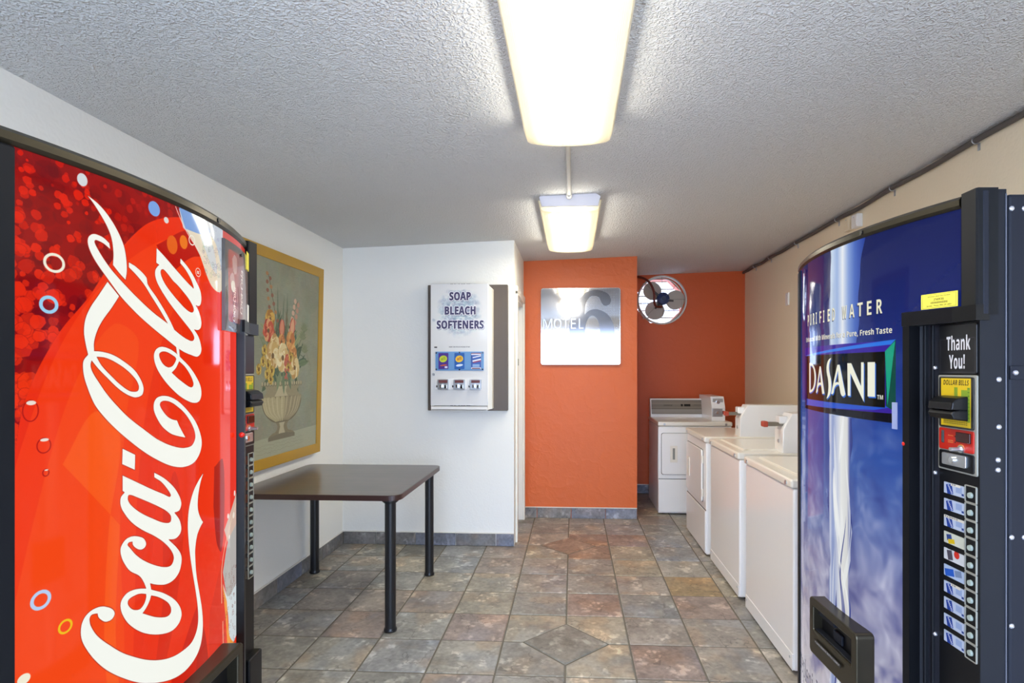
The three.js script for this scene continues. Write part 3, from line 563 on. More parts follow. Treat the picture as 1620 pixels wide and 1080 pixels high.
// red machine only: the dark-framed bottle window over the money channel, a yellow notice and a price strip
{
  const win = thing0('bottle_window', cola);
  const winArt = canvasTex(512, 512, (c, w, h) => {
    c.fillStyle = '#4a4644'; c.fillRect(0, 0, w, h); c.beginPath(); c.roundRect(44, 46, 424, 412, 24); c.fillStyle = '#a3463c'; c.fill(); c.save(); c.clip();
    c.fillStyle = '#7a5a58'; c.fillRect(300, 40, 200, 430); c.fillStyle = '#8f4c46'; c.fillRect(200, 40, 110, 430);
    for (const [x, y, s] of [[150, 120, 60], [110, 220, 50], [360, 400, 60], [170, 420, 50], [420, 430, 40]]) { c.fillStyle = 'rgba(190,190,185,0.55)'; c.beginPath(); for (let k = 0; k < 7; k++) { const a = k / 7 * 6.28; c.lineTo(x + s * (0.7 + 0.3 * ((k * 37) % 5) / 5) * Math.cos(a), y + s * Math.sin(a)); } c.fill(); }
    c.fillStyle = '#d9cdbb'; c.beginPath(); c.arc(120, 250, 34, 0, 7); c.fill();
    c.fillStyle = '#efe6da'; for (const [x, y, s] of [[150, 440, 0.9], [300, 380, 1.2]]) { c.save(); c.translate(x, y); c.rotate(-Math.PI / 2 + 0.08); c.scale(s, s); c.font = 'italic bold 60px serif'; c.fillText('Coca-Cola', -20, 0, 230); c.restore(); }
    c.restore();
  });
  const t = winArt.clone(); t.repeat.set(1 / 0.266, 1 / 0.245); t.offset.set(-0.158 / 0.266, -1.535 / 0.245); t.needsUpdate = true;
  mesh('window_panel', sweepArc([[VR - 0.004, 1.535], [VR + 0.003, 1.535], [VR + 0.005, 1.54], [VR + 0.005, 1.776], [VR + 0.003, 1.78], [VR - 0.004, 1.78]], 0.158 / VR, 0.424 / VR, 14), P({ map: t, roughness: 0.12, clearcoat: 0.6 }), win);
  for (const [s, y] of [[0.30, 1.762], [0.34, 1.552]]) mesh('window_screw', cyl(0.005, 0.004, arcX(s / VR, VR + 0.006), y, arcZ(s / VR, VR + 0.006), 'z', 12), M.black, win);
  mesh('notice', sweepArc(band(VR + 0.005, VR + 0.0062, 1.735, 1.79, 0.0004), 0.380 / VR, 0.4235 / VR, 4), S('#e0d23a', 0.5), cola);
  mesh('price_strip', sweepArc(band(VR + 0.005, VR + 0.0062, 1.545, 1.63, 0.0004), 0.398 / VR, 0.4235 / VR, 4), S('#e8e6de', 0.5), cola);
}
// blue machine only: yellow service sticker and a strip of clear tape
{
  const st = canvasTex(256, 96, (c, w, h) => { c.fillStyle = '#e9dc4a'; c.fillRect(0, 0, w, h); c.strokeStyle = '#5a5420'; c.lineWidth = 2; c.strokeRect(10, 6, w - 20, h - 12); c.fillStyle = '#2c2a14'; c.textAlign = 'center'; c.font = 'bold 11px sans-serif'; c.fillText('Questions about this machine', w / 2, 22); c.font = 'bold 22px sans-serif'; c.fillText('256936', w / 2, 46); for (let i = 0; i < 40; i++) c.fillRect(70 + i * 3, 52, 1 + (i * 7) % 2, 14); c.font = 'bold 12px sans-serif'; c.fillText('Service . Please (800) 241-2653', w / 2, 82); });
  st.repeat.set(1 / 0.091, 1 / 0.036); st.offset.set(-0.333 / 0.091, -1.578 / 0.036);
  mesh('service_sticker', sweepArc([[VR + 0.003, 1.578], [VR + 0.0042, 1.578], [VR + 0.0042, 1.614], [VR + 0.003, 1.614]], 0.333 / VR, 0.424 / VR, 8), S('#ffffff', 0.5, { map: st }), water);
  mesh('clear_tape', sweepArc(band(VR - 0.005, VR - 0.004, 1.275, 1.345, 0.0003), 0.236 / VR, 0.254 / VR, 2), P({ color: '#aab4d8', roughness: 0.3, transparent: true, opacity: 0.55 }), water);
}

// ------------------------------------------------------------------ table
{
  const t = thing('table', [-1.41, 0, -3.5], 0, 'dark wood-grain folding table with round black legs under the flower painting', 'table');
  mesh('table_top', metreUV(extrude(rrect(-0.475, -0.49, 0.475, 0.49, 0.065), 0.024, 0.003, 10).rotateX(-Math.PI / 2).translate(0, 0.728, 0)), M.tableTop, t);
  mesh('edge_band', extrude((() => { const s = rrect(-0.4785, -0.4935, 0.4785, 0.4935, 0.068); s.holes.push(rrect(-0.472, -0.487, 0.472, 0.487, 0.062, THREE.Path)); return s; })(), 0.026, 0.0015, 10).rotateX(-Math.PI / 2).translate(0, 0.7265, 0), M.tableEdge, t);
  for (const x of [-0.41, 0.41]) for (const z of [-0.425, 0.425]) {
    const l = mesh('leg', new THREE.LatheGeometry([[0.001, 0], [0.034, 0], [0.036, 0.006], [0.034, 0.014], [0.030, 0.022], [0.030, 0.70], [0.045, 0.712], [0.045, 0.725], [0.001, 0.725]].map((p) => new THREE.Vector2(...p)), 28).translate(x, 0, z), M.tableLeg, t);
    mesh('foot_cap', cyl(0.0345, 0.012, x, 0.008, z, 'y', 28), M.black, l);
  }
}
// ------------------------------------------------------------------ painting of flowers in an urn
{
  const art = canvasTex(768, 960, (c, w, h) => {
    seed = 31; c.fillStyle = '#8f937c'; c.fillRect(0, 0, w, h);
    for (let i = 0; i < 900; i++) { const x = R(-50, w), y = R(-50, h), r = R(20, 110); c.fillStyle = ['rgba(150,150,128,A)', 'rgba(120,128,110,A)', 'rgba(160,148,112,A)', 'rgba(134,146,136,A)', 'rgba(110,112,96,A)', 'rgba(152,128,112,A)'][i % 6].replace('A', R(0.03, 0.12).toFixed(2)); c.beginPath(); c.ellipse(x, y, r, r * R(0.3, 0.8), R(0, 3), 0, 7); c.fill(); }
    for (let i = 0; i < 500; i++) { c.fillStyle = `rgba(70,74,62,${R(0.04, 0.16)})`; const x = R(0, w), y = R(0, h); c.fillRect(x, y, R(10, 90), 1); }
    c.fillStyle = 'rgba(172,172,146,0.75)'; fillSplines(c, ['0,876* 200,866 500,858 768,850* 768,960* 0,960*'], 'rgba(168,168,142,0.8)');
    c.font = 'italic 22px serif'; c.fillStyle = 'rgba(90,80,60,0.35)'; for (let k = 0; k < 3; k++) { c.beginPath(); for (let x = 150; x < 620; x += 9) c.lineTo(x + R(-3, 3), 905 + k * 18 + R(-5, 5) - x * 0.02); c.lineWidth = 1; c.strokeStyle = 'rgba(90,80,60,0.4)'; c.stroke(); }
    const cx = 388;
    // foliage and flowers
    c.save(); c.translate(0, 22); c.scale(1, 1.27);
    const leaf = (x, y, L, wd, a, col) => { c.save(); c.translate(x, y); c.rotate(a); c.beginPath(); c.moveTo(0, 0); c.quadraticCurveTo(wd, -L * 0.45, 0, -L); c.quadraticCurveTo(-wd, -L * 0.45, 0, 0); c.fillStyle = col; c.fill(); c.strokeStyle = 'rgba(50,58,40,0.5)'; c.lineWidth = 1; c.beginPath(); c.moveTo(0, 0); c.lineTo(0, -L * 0.9); c.stroke(); c.restore(); };
    const G = ['#56664a', '#6a7a58', '#47563f', '#7f8a64', '#4d6350', '#90976e'];
    for (let i = 0; i < 130; i++) leaf(cx + R(-140, 140), R(280, 430), R(60, 150), R(10, 30), R(-1.5, 1.5), G[i % 6]);
    for (let i = 0; i < 26; i++) leaf(cx + R(-150, 150), R(400, 440), R(60, 110), R(14, 30), R(1.6, 4.6), G[i % 6]);
    c.restore();
    // urn
    c.save(); c.translate(0, 593 - 410 * 0.678); c.scale(1, 0.678);
    fillSplines(c, [`${cx - 130},838* ${cx - 128},812 ${cx - 96},790 ${cx - 60},776 ${cx - 46},740 ${cx - 70},706* ${cx + 70},706* ${cx + 46},740 ${cx + 60},776 ${cx + 96},790 ${cx + 128},812 ${cx + 130},836*`], '#81775b');
    fillSplines(c, [`${cx - 34},706* ${cx + 30},706* ${cx + 14},745 ${cx + 26},800 ${cx - 30},800 ${cx - 20},745*`], '#b3a98a');
    fillSplines(c, [`${cx - 128},812* ${cx},796 ${cx + 128},812* ${cx + 130},838* ${cx - 130},840*`], '#756c56');
    fillSplines(c, [`${cx - 190},520* ${cx + 190},520* ${cx + 194},560 ${cx + 176},620 ${cx + 130},676 ${cx + 70},708 ${cx - 70},710 ${cx - 130},676 ${cx - 176},620 ${cx - 194},560*`], '#6b6048');
    for (let i = 0; i < 11; i++) { const a = (i - 5) / 5.6, x = cx + 190 * Math.sin(a * 1.45), b = cx + 66 * Math.sin(a * 1.4), wd = 18 * Math.cos(a * 1.25) + 4; fillSplines(c, [`${x - wd},530 ${x},514 ${x + wd},530 ${(x + b) / 2 + wd * 0.9 + a * 26},640 ${b + 5},704 ${b - 5},704 ${(x + b) / 2 - wd * 0.9 + a * 26},640`], i < 6 ? '#aca17c' : '#93876a'); fillSplines(c, [`${x - wd * 0.6},536 ${x - wd * 0.1},524 ${x},540 ${(x + b) / 2 + a * 26},640 ${b},690 ${(x + b) / 2 - wd * 0.6 + a * 26},640`], 'rgba(198,188,152,0.5)'); }
    fillSplines(c, [`${cx - 168},440* ${cx + 168},440* ${cx + 150},480 ${cx + 178},522* ${cx - 178},522* ${cx - 150},480*`], '#968c6e');
    fillSplines(c, [`${cx - 60},446* ${cx + 40},446* ${cx + 30},480 ${cx + 50},520* ${cx - 80},520* ${cx - 56},480*`], '#b8ad8b');
    for (let i = 0; i < 17; i++) { const x = cx - 190 + i * 23.7; ring(c, x, 428, 11, 19, '#82785e'); ring(c, x - 2, 424, 7, 14, '#b3a886'); }
    c.restore();
    c.save(); c.translate(0, 22); c.scale(1, 1.27);
    for (const [x, y, L, a] of [[330, 330, 260, -0.05], [360, 330, 230, 0.1], [410, 330, 240, 0.02], [450, 330, 230, 0.16], [300, 340, 180, -0.3]]) leaf(x, y, L, 12, a, '#66755c');
    c.lineCap = 'round';
    const stem = (pts, col, lw) => { c.beginPath(); c.moveTo(...pts[0]); c.quadraticCurveTo(...pts[1], ...pts[2]); c.strokeStyle = col; c.lineWidth = lw; c.stroke(); };
    stem([[350, 330], [300, 170], [230, 40]], '#54503a', 4); stem([[420, 330], [450, 200], [520, 120]], '#5c6148', 4); stem([[480, 350], [560, 290], [600, 240]], '#56604a', 4); stem([[380, 330], [400, 220], [420, 160]], '#5f5a40', 3); stem([[500, 340], [580, 330], [640, 370]], '#56604a', 3);
    for (let i = 0; i < 16; i++) { const k = i / 16, x = 232 + 100 * k * k + 24 * k, y = 40 + 250 * k; ring(c, x + (i % 2 ? 24 : -24) * (0.5 + k), y, 12, 8, i % 3 ? '#8a5a44' : '#a8794e'); }
    for (let i = 0; i < 12; i++) { const k = i / 12; ring(c, 512 - 60 * k + (i % 2 ? 22 : -16), 120 + 150 * k, 14, 11, i % 2 ? '#b88a76' : '#c9a58e'); }
    for (let i = 0; i < 22; i++) leaf(410 + R(-14, 14), 190 + i * 6, 26, 5, R(-0.7, 0.7), '#7a6848');
    // blossoms
    const bloom = (x, y, r, cols, n = 9) => { for (let k = 0; k < n; k++) { const a = k / n * 6.283 + R(-0.2, 0.2), d = r * 0.52; ring(c, x + d * Math.cos(a), y + d * Math.sin(a) * 0.9, r * R(0.42, 0.6), r * R(0.34, 0.52), cols[k % cols.length]); } for (let k = 0; k < 12; k++) ring(c, x + R(-0.5, 0.5) * r, y + R(-0.5, 0.5) * r, r * R(0.08, 0.22), r * R(0.06, 0.18), cols[k % cols.length]); ring(c, x, y, r * 0.2, r * 0.18, '#6e5430'); };
    const tulip = (x, y, s, a, col, edge) => { c.save(); c.translate(x, y); c.rotate(a); for (const [dx, w2, f] of [[-10, 16, col], [10, 16, col], [0, 20, edge]]) { c.beginPath(); c.moveTo(dx, s * 0.5); c.bezierCurveTo(dx - w2 * 1.6, s * 0.2, dx - w2, -s * 0.4, dx, -s * 0.6); c.bezierCurveTo(dx + w2, -s * 0.4, dx + w2 * 1.6, s * 0.2, dx, s * 0.5); c.fillStyle = f; c.fill(); } c.restore(); };
    const cream = ['#d8c28e', '#c9a868', '#e2d3a6', '#b98f54'], apricot = ['#c98a4a', '#d6a05e', '#b8703a'], yellow = ['#c2a248', '#d2b860', '#9d7c30'], rose = ['#c0563c', '#d27a58', '#a83e2c', '#d9a070'];
    bloom(255, 150 + 60, 44, ['#b98a38', '#a5702c', '#d0a850']); bloom(240, 255, 48, rose); tulip(366, 240, 62, 0.05, '#b84632', '#cf8a6a'); tulip(470, 232, 70, 0.25, '#b9472f', '#d9a07c');
    bloom(365, 292, 34, apricot); bloom(455, 286, 44, apricot); bloom(480, 340, 44, ['#cc8f52', '#dba866', '#b97a40']); bloom(300, 300, 40, cream); bloom(285, 350, 62, cream, 11); bloom(380, 356, 62, ['#dcc894', '#cfae72', '#e8dcb4'], 11); bloom(505, 395, 52, cream); bloom(430, 372, 34, ['#b9543c', '#cf7d58']);
    for (const [x, y] of [[210, 330], [200, 372], [245, 385], [280, 408], [238, 420], [165, 402], [462, 352], [440, 395], [270, 440]]) { bloom(x, y, 24, yellow, 7); ring(c, x, y, 8, 8, '#6e4f20'); }
    for (let i = 0; i < 12; i++) ring(c, 420 + R(-20, 20), 400 + R(-40, 40), 8, 7, '#b8604e');
    for (const [x, y] of [[600, 240], [610, 330], [585, 275]]) for (let k = 0; k < 8; k++) leaf(x, y, 44, 12, -1.2 + k * 0.35, '#7d8464');
    leaf(385, 405, 100, 26, 3.0, '#6f8060'); leaf(360, 405, 90, 26, 3.5, '#7f8d6a'); leaf(430, 405, 90, 24, 2.7, '#64785c');
    c.restore();
    for (let i = 0; i < 6; i++) { c.beginPath(); c.arc(590 + i * 8, 480 + i * 12, 60, -1.6, 0.4); c.lineWidth = 2; c.strokeStyle = 'rgba(120,104,80,0.4)'; c.stroke(); }
    for (let i = 0; i < 3000; i++) { c.fillStyle = rnd() < 0.5 ? 'rgba(60,60,50,0.09)' : 'rgba(230,224,196,0.08)'; c.fillRect(R(0, w), R(0, h), R(2, 26), R(1, 2)); }
  });
  const t = thing('painting', [-1.874, 0.835, -3.53], Math.PI / 2, 'painting of mixed flowers in a fluted stone urn with ochre border', 'painting');
  t.rotation.set(0, Math.PI / 2, 0); t.rotateX(0.021);
  const w = 1.10, h = 1.33, b = 0.062;
  mesh('border_frame', extrude((() => { const s = rrect(-w / 2, 0, w / 2, h, 0.001); s.holes.push(rrect(-w / 2 + b, b, w / 2 - b, h - b, 0.001, THREE.Path)); return s; })(), 0.022, 0.002), M.gold, t);
  const p = art; p.repeat.set(1 / (w - 2 * b), 1 / (h - 2 * b)); p.offset.set(0.5, -b / (h - 2 * b));
  mesh('canvas', extrude(rrect(-w / 2 + b, b, w / 2 - b, h - b, 0.001), 0.018), S('#ffffff', 0.6, { map: p }), t);
}
// ------------------------------------------------------------------ soap dispenser on the white wall
{
  const t = thing('soap_dispenser', [-0.836, 1.105, -4.596], 0, 'white wall dispenser for soap, bleach and softeners on a brown back plate', 'dispenser');
  const face = canvasTex(512, 1152, (c, w, h) => {
    seed = 41; c.fillStyle = '#e4e3e2'; c.fillRect(0, 0, w, h);
    const cl = (x, y) => Math.max(0, 1 - Math.hypot((x - 258) / 205, (y - 260) / 250));
    for (let i = 0; i < 1500; i++) { const x = R(60, 470), y = R(60, 540), k = cl(x, y); if (k <= 0) continue; const r = R(4, 22); c.beginPath(); c.arc(x, y, r, 0, 7); c.fillStyle = ['rgba(150,176,190,A)', 'rgba(120,140,164,A)', 'rgba(226,234,238,A)', 'rgba(176,202,210,A)', 'rgba(110,110,150,A)'][i % 5].replace('A', (0.28 * Math.min(1, k * 2)).toFixed(2)); c.fill(); c.strokeStyle = `rgba(240,246,248,${0.4 * k})`; c.lineWidth = 1.5; c.stroke(); }
    c.textAlign = 'center'; c.lineJoin = 'round';
    for (const [s, y, wd] of [['SOAP', 152, 198], ['BLEACH', 288, 290], ['SOFTENERS', 422, 428]]) {
      c.save(); c.translate(264, y); c.font = 'bold 104px sans-serif'; c.scale(wd / c.measureText(s).width, 0.98);
      c.strokeStyle = 'rgba(90,90,110,0.55)'; c.lineWidth = 12; c.strokeText(s, 7, 8); c.strokeStyle = '#f3f2f4'; c.lineWidth = 18; c.strokeText(s, 0, 0); c.fillStyle = '#3c3560'; c.fillText(s, 0, 0); c.strokeStyle = '#3c3560'; c.lineWidth = 6; c.strokeText(s, 0, 0); c.restore();
    }
    c.fillStyle = '#3a3a40'; c.font = 'bold 14px sans-serif'; c.fillText('INSERT COIN FOR EACH PACKAGE OF SOAP', 258, 602, 190); c.fillRect(30, 594, 26, 12);
  });
  mesh('back_plate', extrude(rrect(-0.332, 0, 0.312, 1.008, 0.004), 0.045, 0.003).translate(0, 0, 0.0), M.brown, t);
  const x0 = -0.286, x1 = 0.166, y0 = 0.045, y1 = 1.004;
  const ff = face; ff.repeat.set(1 / (x1 - x0), 1 / (y1 - y0)); ff.offset.set(-x0 / (x1 - x0), -y0 / (y1 - y0));
  const fm = P({ map: ff, color: '#ffffff', roughness: 0.3, clearcoat: 0.3 });
  const d = mesh('door', extrude(rrect(x0, y0, x1, y1, 0.006), 0.092, 0.003).translate(0, 0, 0.045), fm, t);
  mesh('door_return', profileZ([[x1, 0.012], [x1 + 0.034, 0.02], [x1 + 0.034, 0.968], [x1, 1.000]], 0.05, 0.13), M.enamelWarm, t);
  for (const [x, y] of [[-0.262, 0.72], [-0.262, 0.29]]) mesh('lock', [cyl(0.011, 0.014, x, y, 0.146, 'z', 18)], M.steel, d);
  const panel = mesh('sample_panel', rbox(0.386, 0.15, 0.006, -0.056, 0.395, 0.1435, 0.002), S('#6f9fd2', 0.3), d);
  const pk = [['#4b2c8c', '#c9d83a', 'all', '#e3e0f0'], ['#1f5fb0', '#f0c22a', 'all', '#d9e4f0'], ['#3a62b4', '#c8d2ea', '', '#e6e3ea']];
  [-0.184, -0.056, 0.076].forEach((x, i) => {
    const art = canvasTex(128, 208, (c, w, h) => {
      const [bg, bl, s, lo] = pk[i]; c.fillStyle = bg; c.fillRect(0, 0, w, h);
      if (i < 2) { c.fillStyle = bl; c.beginPath(); c.ellipse(w / 2 - 2, 76, 52, 44, -0.3, 0, 7); c.fill(); c.fillStyle = i ? '#b4481c' : '#8a9a1c'; c.save(); c.translate(w / 2, 92); c.rotate(-0.18); c.font = 'bold 56px sans-serif'; c.textAlign = 'center'; c.fillText(s, 0, 0); c.restore(); c.fillStyle = i ? lo : '#c65a3c'; c.beginPath(); c.ellipse(w / 2, 160, 46, i ? 16 : 10, -0.15, 0, 7); c.fill(); if (!i) { c.fillStyle = lo; c.fillRect(82, 172, 36, 26); } } else {
        c.fillStyle = lo; c.fillRect(0, 0, w, 26); c.fillRect(0, h - 20, w, 20); c.fillStyle = '#7a2a3c'; c.fillRect(0, 0, w, 8); c.fillRect(10, h - 12, w - 20, 10); c.save(); c.rotate(-0.22); c.fillStyle = '#e6e6ee'; c.fillRect(6, 56, 118, 14); c.fillStyle = '#b03a4a'; c.fillRect(-6, 120, 118, 12); c.fillStyle = '#f0f0f4'; c.fillRect(-6, 98, 118, 18); c.restore(); c.fillStyle = '#8fb0dc'; c.fillRect(18, 146, 92, 36);
      }
    });
    art.repeat.set(1 / 0.077, 1 / 0.125); art.offset.set(-(x - 0.0385) / 0.077, -0.333 / 0.125);
    mesh('packet', extrude(rrect(x - 0.0385, 0.333, x + 0.0385, 0.458, 0.003), 0.003, 0.001).translate(0, 0, 0.1475), S('#ffffff', 0.35, { map: art }), panel);
  });
  for (const [x, y] of [[-0.24, 0.46], [-0.056, 0.462], [0.128, 0.46], [-0.24, 0.33], [-0.056, 0.328], [0.128, 0.33]]) mesh('panel_screw', cyl(0.006, 0.006, x, y, 0.149, 'z', 12), M.chrome, panel);
  mesh('slide_plate', rbox(0.37, 0.085, 0.004, -0.068, 0.212, 0.1415, 0.002), M.enamel, d);
  for (const x of [-0.184, -0.056, 0.074]) {
    const s = mesh('coin_slide', extrude(rrect(x - 0.042, 0.172, x + 0.042, 0.248, 0.006), 0.018, 0.003).translate(0, 0, 0.144), M.steel, d);
    mesh('instruction_plate', rbox(0.07, 0.022, 0.003, x, 0.234, 0.166, 0.001), S('#6a3634', 0.4), s);
    mesh('slide_handle', [rbox(0.022, 0.03, 0.03, x - 0.012, 0.198, 0.18, 0.006), rbox(0.028, 0.034, 0.012, x + 0.022, 0.194, 0.172, 0.006), rbox(0.016, 0.02, 0.016, x - 0.05, 0.196, 0.152, 0.004)], M.chrome, s);
  }
  mesh('tray', [rbox(0.45, 0.014, 0.10, -0.06, 0.010, 0.095, 0.004), rbox(0.45, 0.034, 0.006, -0.06, 0.02, 0.142, 0.002), rbox(0.006, 0.05, 0.09, -0.283, 0.03, 0.095, 0.002)], M.enamel, t);
  mesh('tray_slot', rbox(0.42, 0.044, 0.01, -0.062, 0.03, 0.062, 0.002), M.greyPlate, t);
}
function profileZ(pts, z0, z1) { return extrude(shapeOf(pts), z1 - z0 - 0.004, 0.002).translate(0, 0, z0 + 0.002); }
// ------------------------------------------------------------------ polished motel sign on the orange wall
{
  const t = thing('wall_sign', [0.075, 1.848, -5.5], 0, 'polished square metal sign reading MOTEL 6 on the orange wall', 'sign');
  const dots = dataTex(512, 512, (u, v) => { const n = 74, x = u * n, y = v * n, i = Math.floor(x), j = Math.floor(y), dx = x - i - 0.5, dy = y - j - 0.5, k = 0.12 + 0.3 * sm(0.30, 0.75, u) ; return Math.hypot(dx, dy) < k ? 1 : 0; }, false);
  const dotMap = dataTex(512, 512, (u, v) => { const n = 74, x = u * n, y = v * n, dx = x - Math.floor(x) - 0.5, dy = y - Math.floor(y) - 0.5, k = 0.42 * sm(0.28, 0.8, u); const o = Math.hypot(dx, dy) < k; return o ? [0.62, 0.63, 0.66] : [0.93, 0.93, 0.94]; }, true);
  for (const q of [dots, dotMap]) { q.repeat.set(1 / 0.754, 1 / 0.728); q.offset.set(0.5, 0.5); q.needsUpdate = true; }
  mesh('plate', extrude(rrect(-0.377, -0.364, 0.377, 0.364, 0.024), 0.012, 0.003).translate(0, 0, 0.016), S('#f0f0f2', 0.07, { metalness: 1, map: dotMap }), t);
  mesh('edge_rim', extrude((() => { const s = rrect(-0.380, -0.367, 0.380, 0.367, 0.026); s.holes.push(rrect(-0.374, -0.361, 0.374, 0.361, 0.022, THREE.Path)); return s; })(), 0.014, 0.0015).translate(0, 0, 0.0165), M.chrome, t);
  const k = 0.000838, sx = (x) => (x - 566) * k, sy = (y) => -(y - 545) * k;
  const six = new THREE.Shape(), pts = [[868, 308], [898, 288], [908, 240], [880, 180], [810, 143], [735, 133], [650, 150], [570, 212], [500, 310], [456, 430], [440, 560], [452, 690], [505, 800], [590, 862], [690, 884], [800, 862], [890, 795], [940, 700], [952, 600], [930, 500], [882, 420], [812, 372], [742, 352], [680, 362], [640, 386], [616, 412], [613, 340], [632, 260], [672, 212], [722, 194], [768, 206], [793, 240], [808, 278], [835, 304]];
  six.setFromPoints(new THREE.CatmullRomCurve3(pts.map(([x, y]) => new THREE.Vector3(sx(x), sy(y), 0)), true).getPoints(140).map((p) => new THREE.Vector2(p.x, p.y)));
  const hole = new THREE.Path(); hole.absellipse(sx(702), sy(605), 88 * k, 182 * k, 0, Math.PI * 2); six.holes.push(hole);
  const met = S('#85878f', 0.1, { metalness: 1 });
  mesh('numeral', extrude(six, 0.002, 0.0015, 24).translate(0, 0, 0.031), met, t);
  const font = await new FontLoader().loadAsync('fonts/droid/droid_sans_regular.typeface.json');
  [...'MOTEL'].forEach((ch, i) => { const g = new TextGeometry(ch, { font, size: 0.104, depth: 0.003, curveSegments: 8, bevelEnabled: true, bevelSize: 0.002, bevelThickness: 0.0015, bevelSegments: 2 }); g.computeBoundingBox(); const xs = [136, 258, 358, 452, 545], xe = [246, 350, 436, 514, 598], bb = g.boundingBox; g.translate(-bb.min.x, -bb.min.y, 0).scale((xe[i] - xs[i]) * k / (bb.max.x - bb.min.x), 122 * k / (bb.max.y - bb.min.y), 1).translate(sx(xs[i]), sy(576), 0.0335); mesh('letter', g, M.letterMetal, t); });
  for (const [x, y] of [[-0.33, 0.32], [0.33, 0.32], [-0.33, -0.32], [0.33, -0.32]]) mesh('standoff', cyl(0.012, 0.018, x, y, 0.008, 'z', 14), M.steel, t);
}
// ------------------------------------------------------------------ exhaust fan in the rear wall
{
  const cx = 1.003, cy = 2.224;
  const v = thing('wall_louver', [cx, cy, ZB - T - 0.02], 0, 'thin-barred outside louver behind the fan opening in the rust wall', 'louver');
  mesh('louver_frame', extrude((() => { const s = rrect(-0.33, -0.33, 0.33, 0.33, 0.01); s.holes.push(rrect(-0.29, -0.29, 0.29, 0.29, 0.01, THREE.Path)); return s; })(), 0.02, 0.002).translate(0, 0, -0.02), M.pipeWhite, v);
  const vane = P({ color: '#ffffff', roughness: 0.9, transmission: 0.6, thickness: 0 });
  for (let i = -3; i <= 3; i++) { mesh('slat', rbox(0.59, 0.07, 0.003, 0, 0, 0, 0.001).rotateX(0.15).translate(0, i * 0.085 + 0.04, -0.014), vane, v); mesh('slat_rod', rbox(0.6, 0.013, 0.014, 0, i * 0.085 - 0.003, -0.012, 0.003), M.greyPlate, v); }
  for (const x of [-0.19]) mesh('mullion', rbox(0.007, 0.6, 0.01, x, 0, -0.03, 0.002), M.greyPlate, v);
  const t = thing('exhaust_fan', [1.018, 2.228, -6.56], 0, 'three-bladed exhaust fan with blue motor in a white ring', 'fan');
  mesh('ring', new THREE.LatheGeometry([[0.263, -0.02], [0.279, -0.02], [0.282, 0.0], [0.279, 0.02], [0.263, 0.02], [0.261, 0.0], [0.263, -0.02]].map((p) => new THREE.Vector2(...p)), 56).rotateX(Math.PI / 2), M.pipeWhite, t);
  mesh('ring_rim', [new THREE.TorusGeometry(0.262, 0.006, 8, 56).translate(-0.016, -0.004, -0.055)], M.pipeWhite, t);
  const guard = []; for (let i = 0; i < 8; i++) { const a = i * Math.PI / 4 + 0.02; guard.push(tube([[0.06 * Math.cos(a), 0.06 * Math.sin(a), 0.045], [0.18 * Math.cos(a), 0.18 * Math.sin(a), 0.03], [0.272 * Math.cos(a), 0.272 * Math.sin(a), 0.0]], 0.0022, 10, 6)); }
  for (const g of guard) mesh('guard_wire', g, M.greyPlate, t);
  for (const a of [0.785, 2.356, 3.93, 5.5]) mesh('bracket', tube([[0.274 * Math.cos(a), 0.274 * Math.sin(a), -0.01], [0.285 * Math.cos(a), 0.285 * Math.sin(a), -0.09]], 0.007, 4, 8), M.pipeWhite, t);
  const mo = thing0('motor', t); mo.position.set(0.010, 0.014, -0.02);
  mesh('motor_body', [new THREE.LatheGeometry([[0.001, 0.075], [0.03, 0.075], [0.036, 0.068], [0.066, 0.062], [0.072, 0.05], [0.072, -0.02], [0.05, -0.04], [0.001, -0.04]].map((p) => new THREE.Vector2(...p)), 12).rotateX(Math.PI / 2)], S('#2b3a66', 0.4), mo);
  mesh('motor_cap', cyl(0.024, 0.02, 0, 0, 0.084, 'z', 18), S('#20294a', 0.4), mo);
  for (const deg of [138, -2, 236]) {
    const s = new THREE.Shape(); s.absellipse(0.15, 0, 0.106, 0.108, 0, Math.PI * 2);
    const g = extrude(s, 0.003, 0.001, 20), p = g.attributes.position;
    for (let i = 0; i < p.count; i++) p.setZ(i, p.getZ(i) + p.getY(i) * 0.28 + 0.5 * p.getY(i) * p.getY(i));
    g.computeVertexNormals(); const b = mesh('blade', g.rotateZ(deg * Math.PI / 180).translate(0.010, 0.010, -0.06), S('#b9aea0', 0.5), t);
    mesh('blade_arm', rbox(0.11, 0.04, 0.006, 0.075, 0, 0.002, 0.002).rotateZ(deg * Math.PI / 180).translate(0.010, 0.010, -0.056), S('#4b4744', 0.5), b);
  }
  mesh('support_arm', tube([[-0.38, 0.262, -0.02], [-0.26, 0.258, 0.04], [-0.16, 0.20, 0.07], [-0.105, 0.09, 0.08], [-0.095, -0.04, 0.07], [-0.07, -0.075, 0.03], [0.0, -0.075, -0.02]], 0.013, 40, 10), M.rustPaint, t);
}
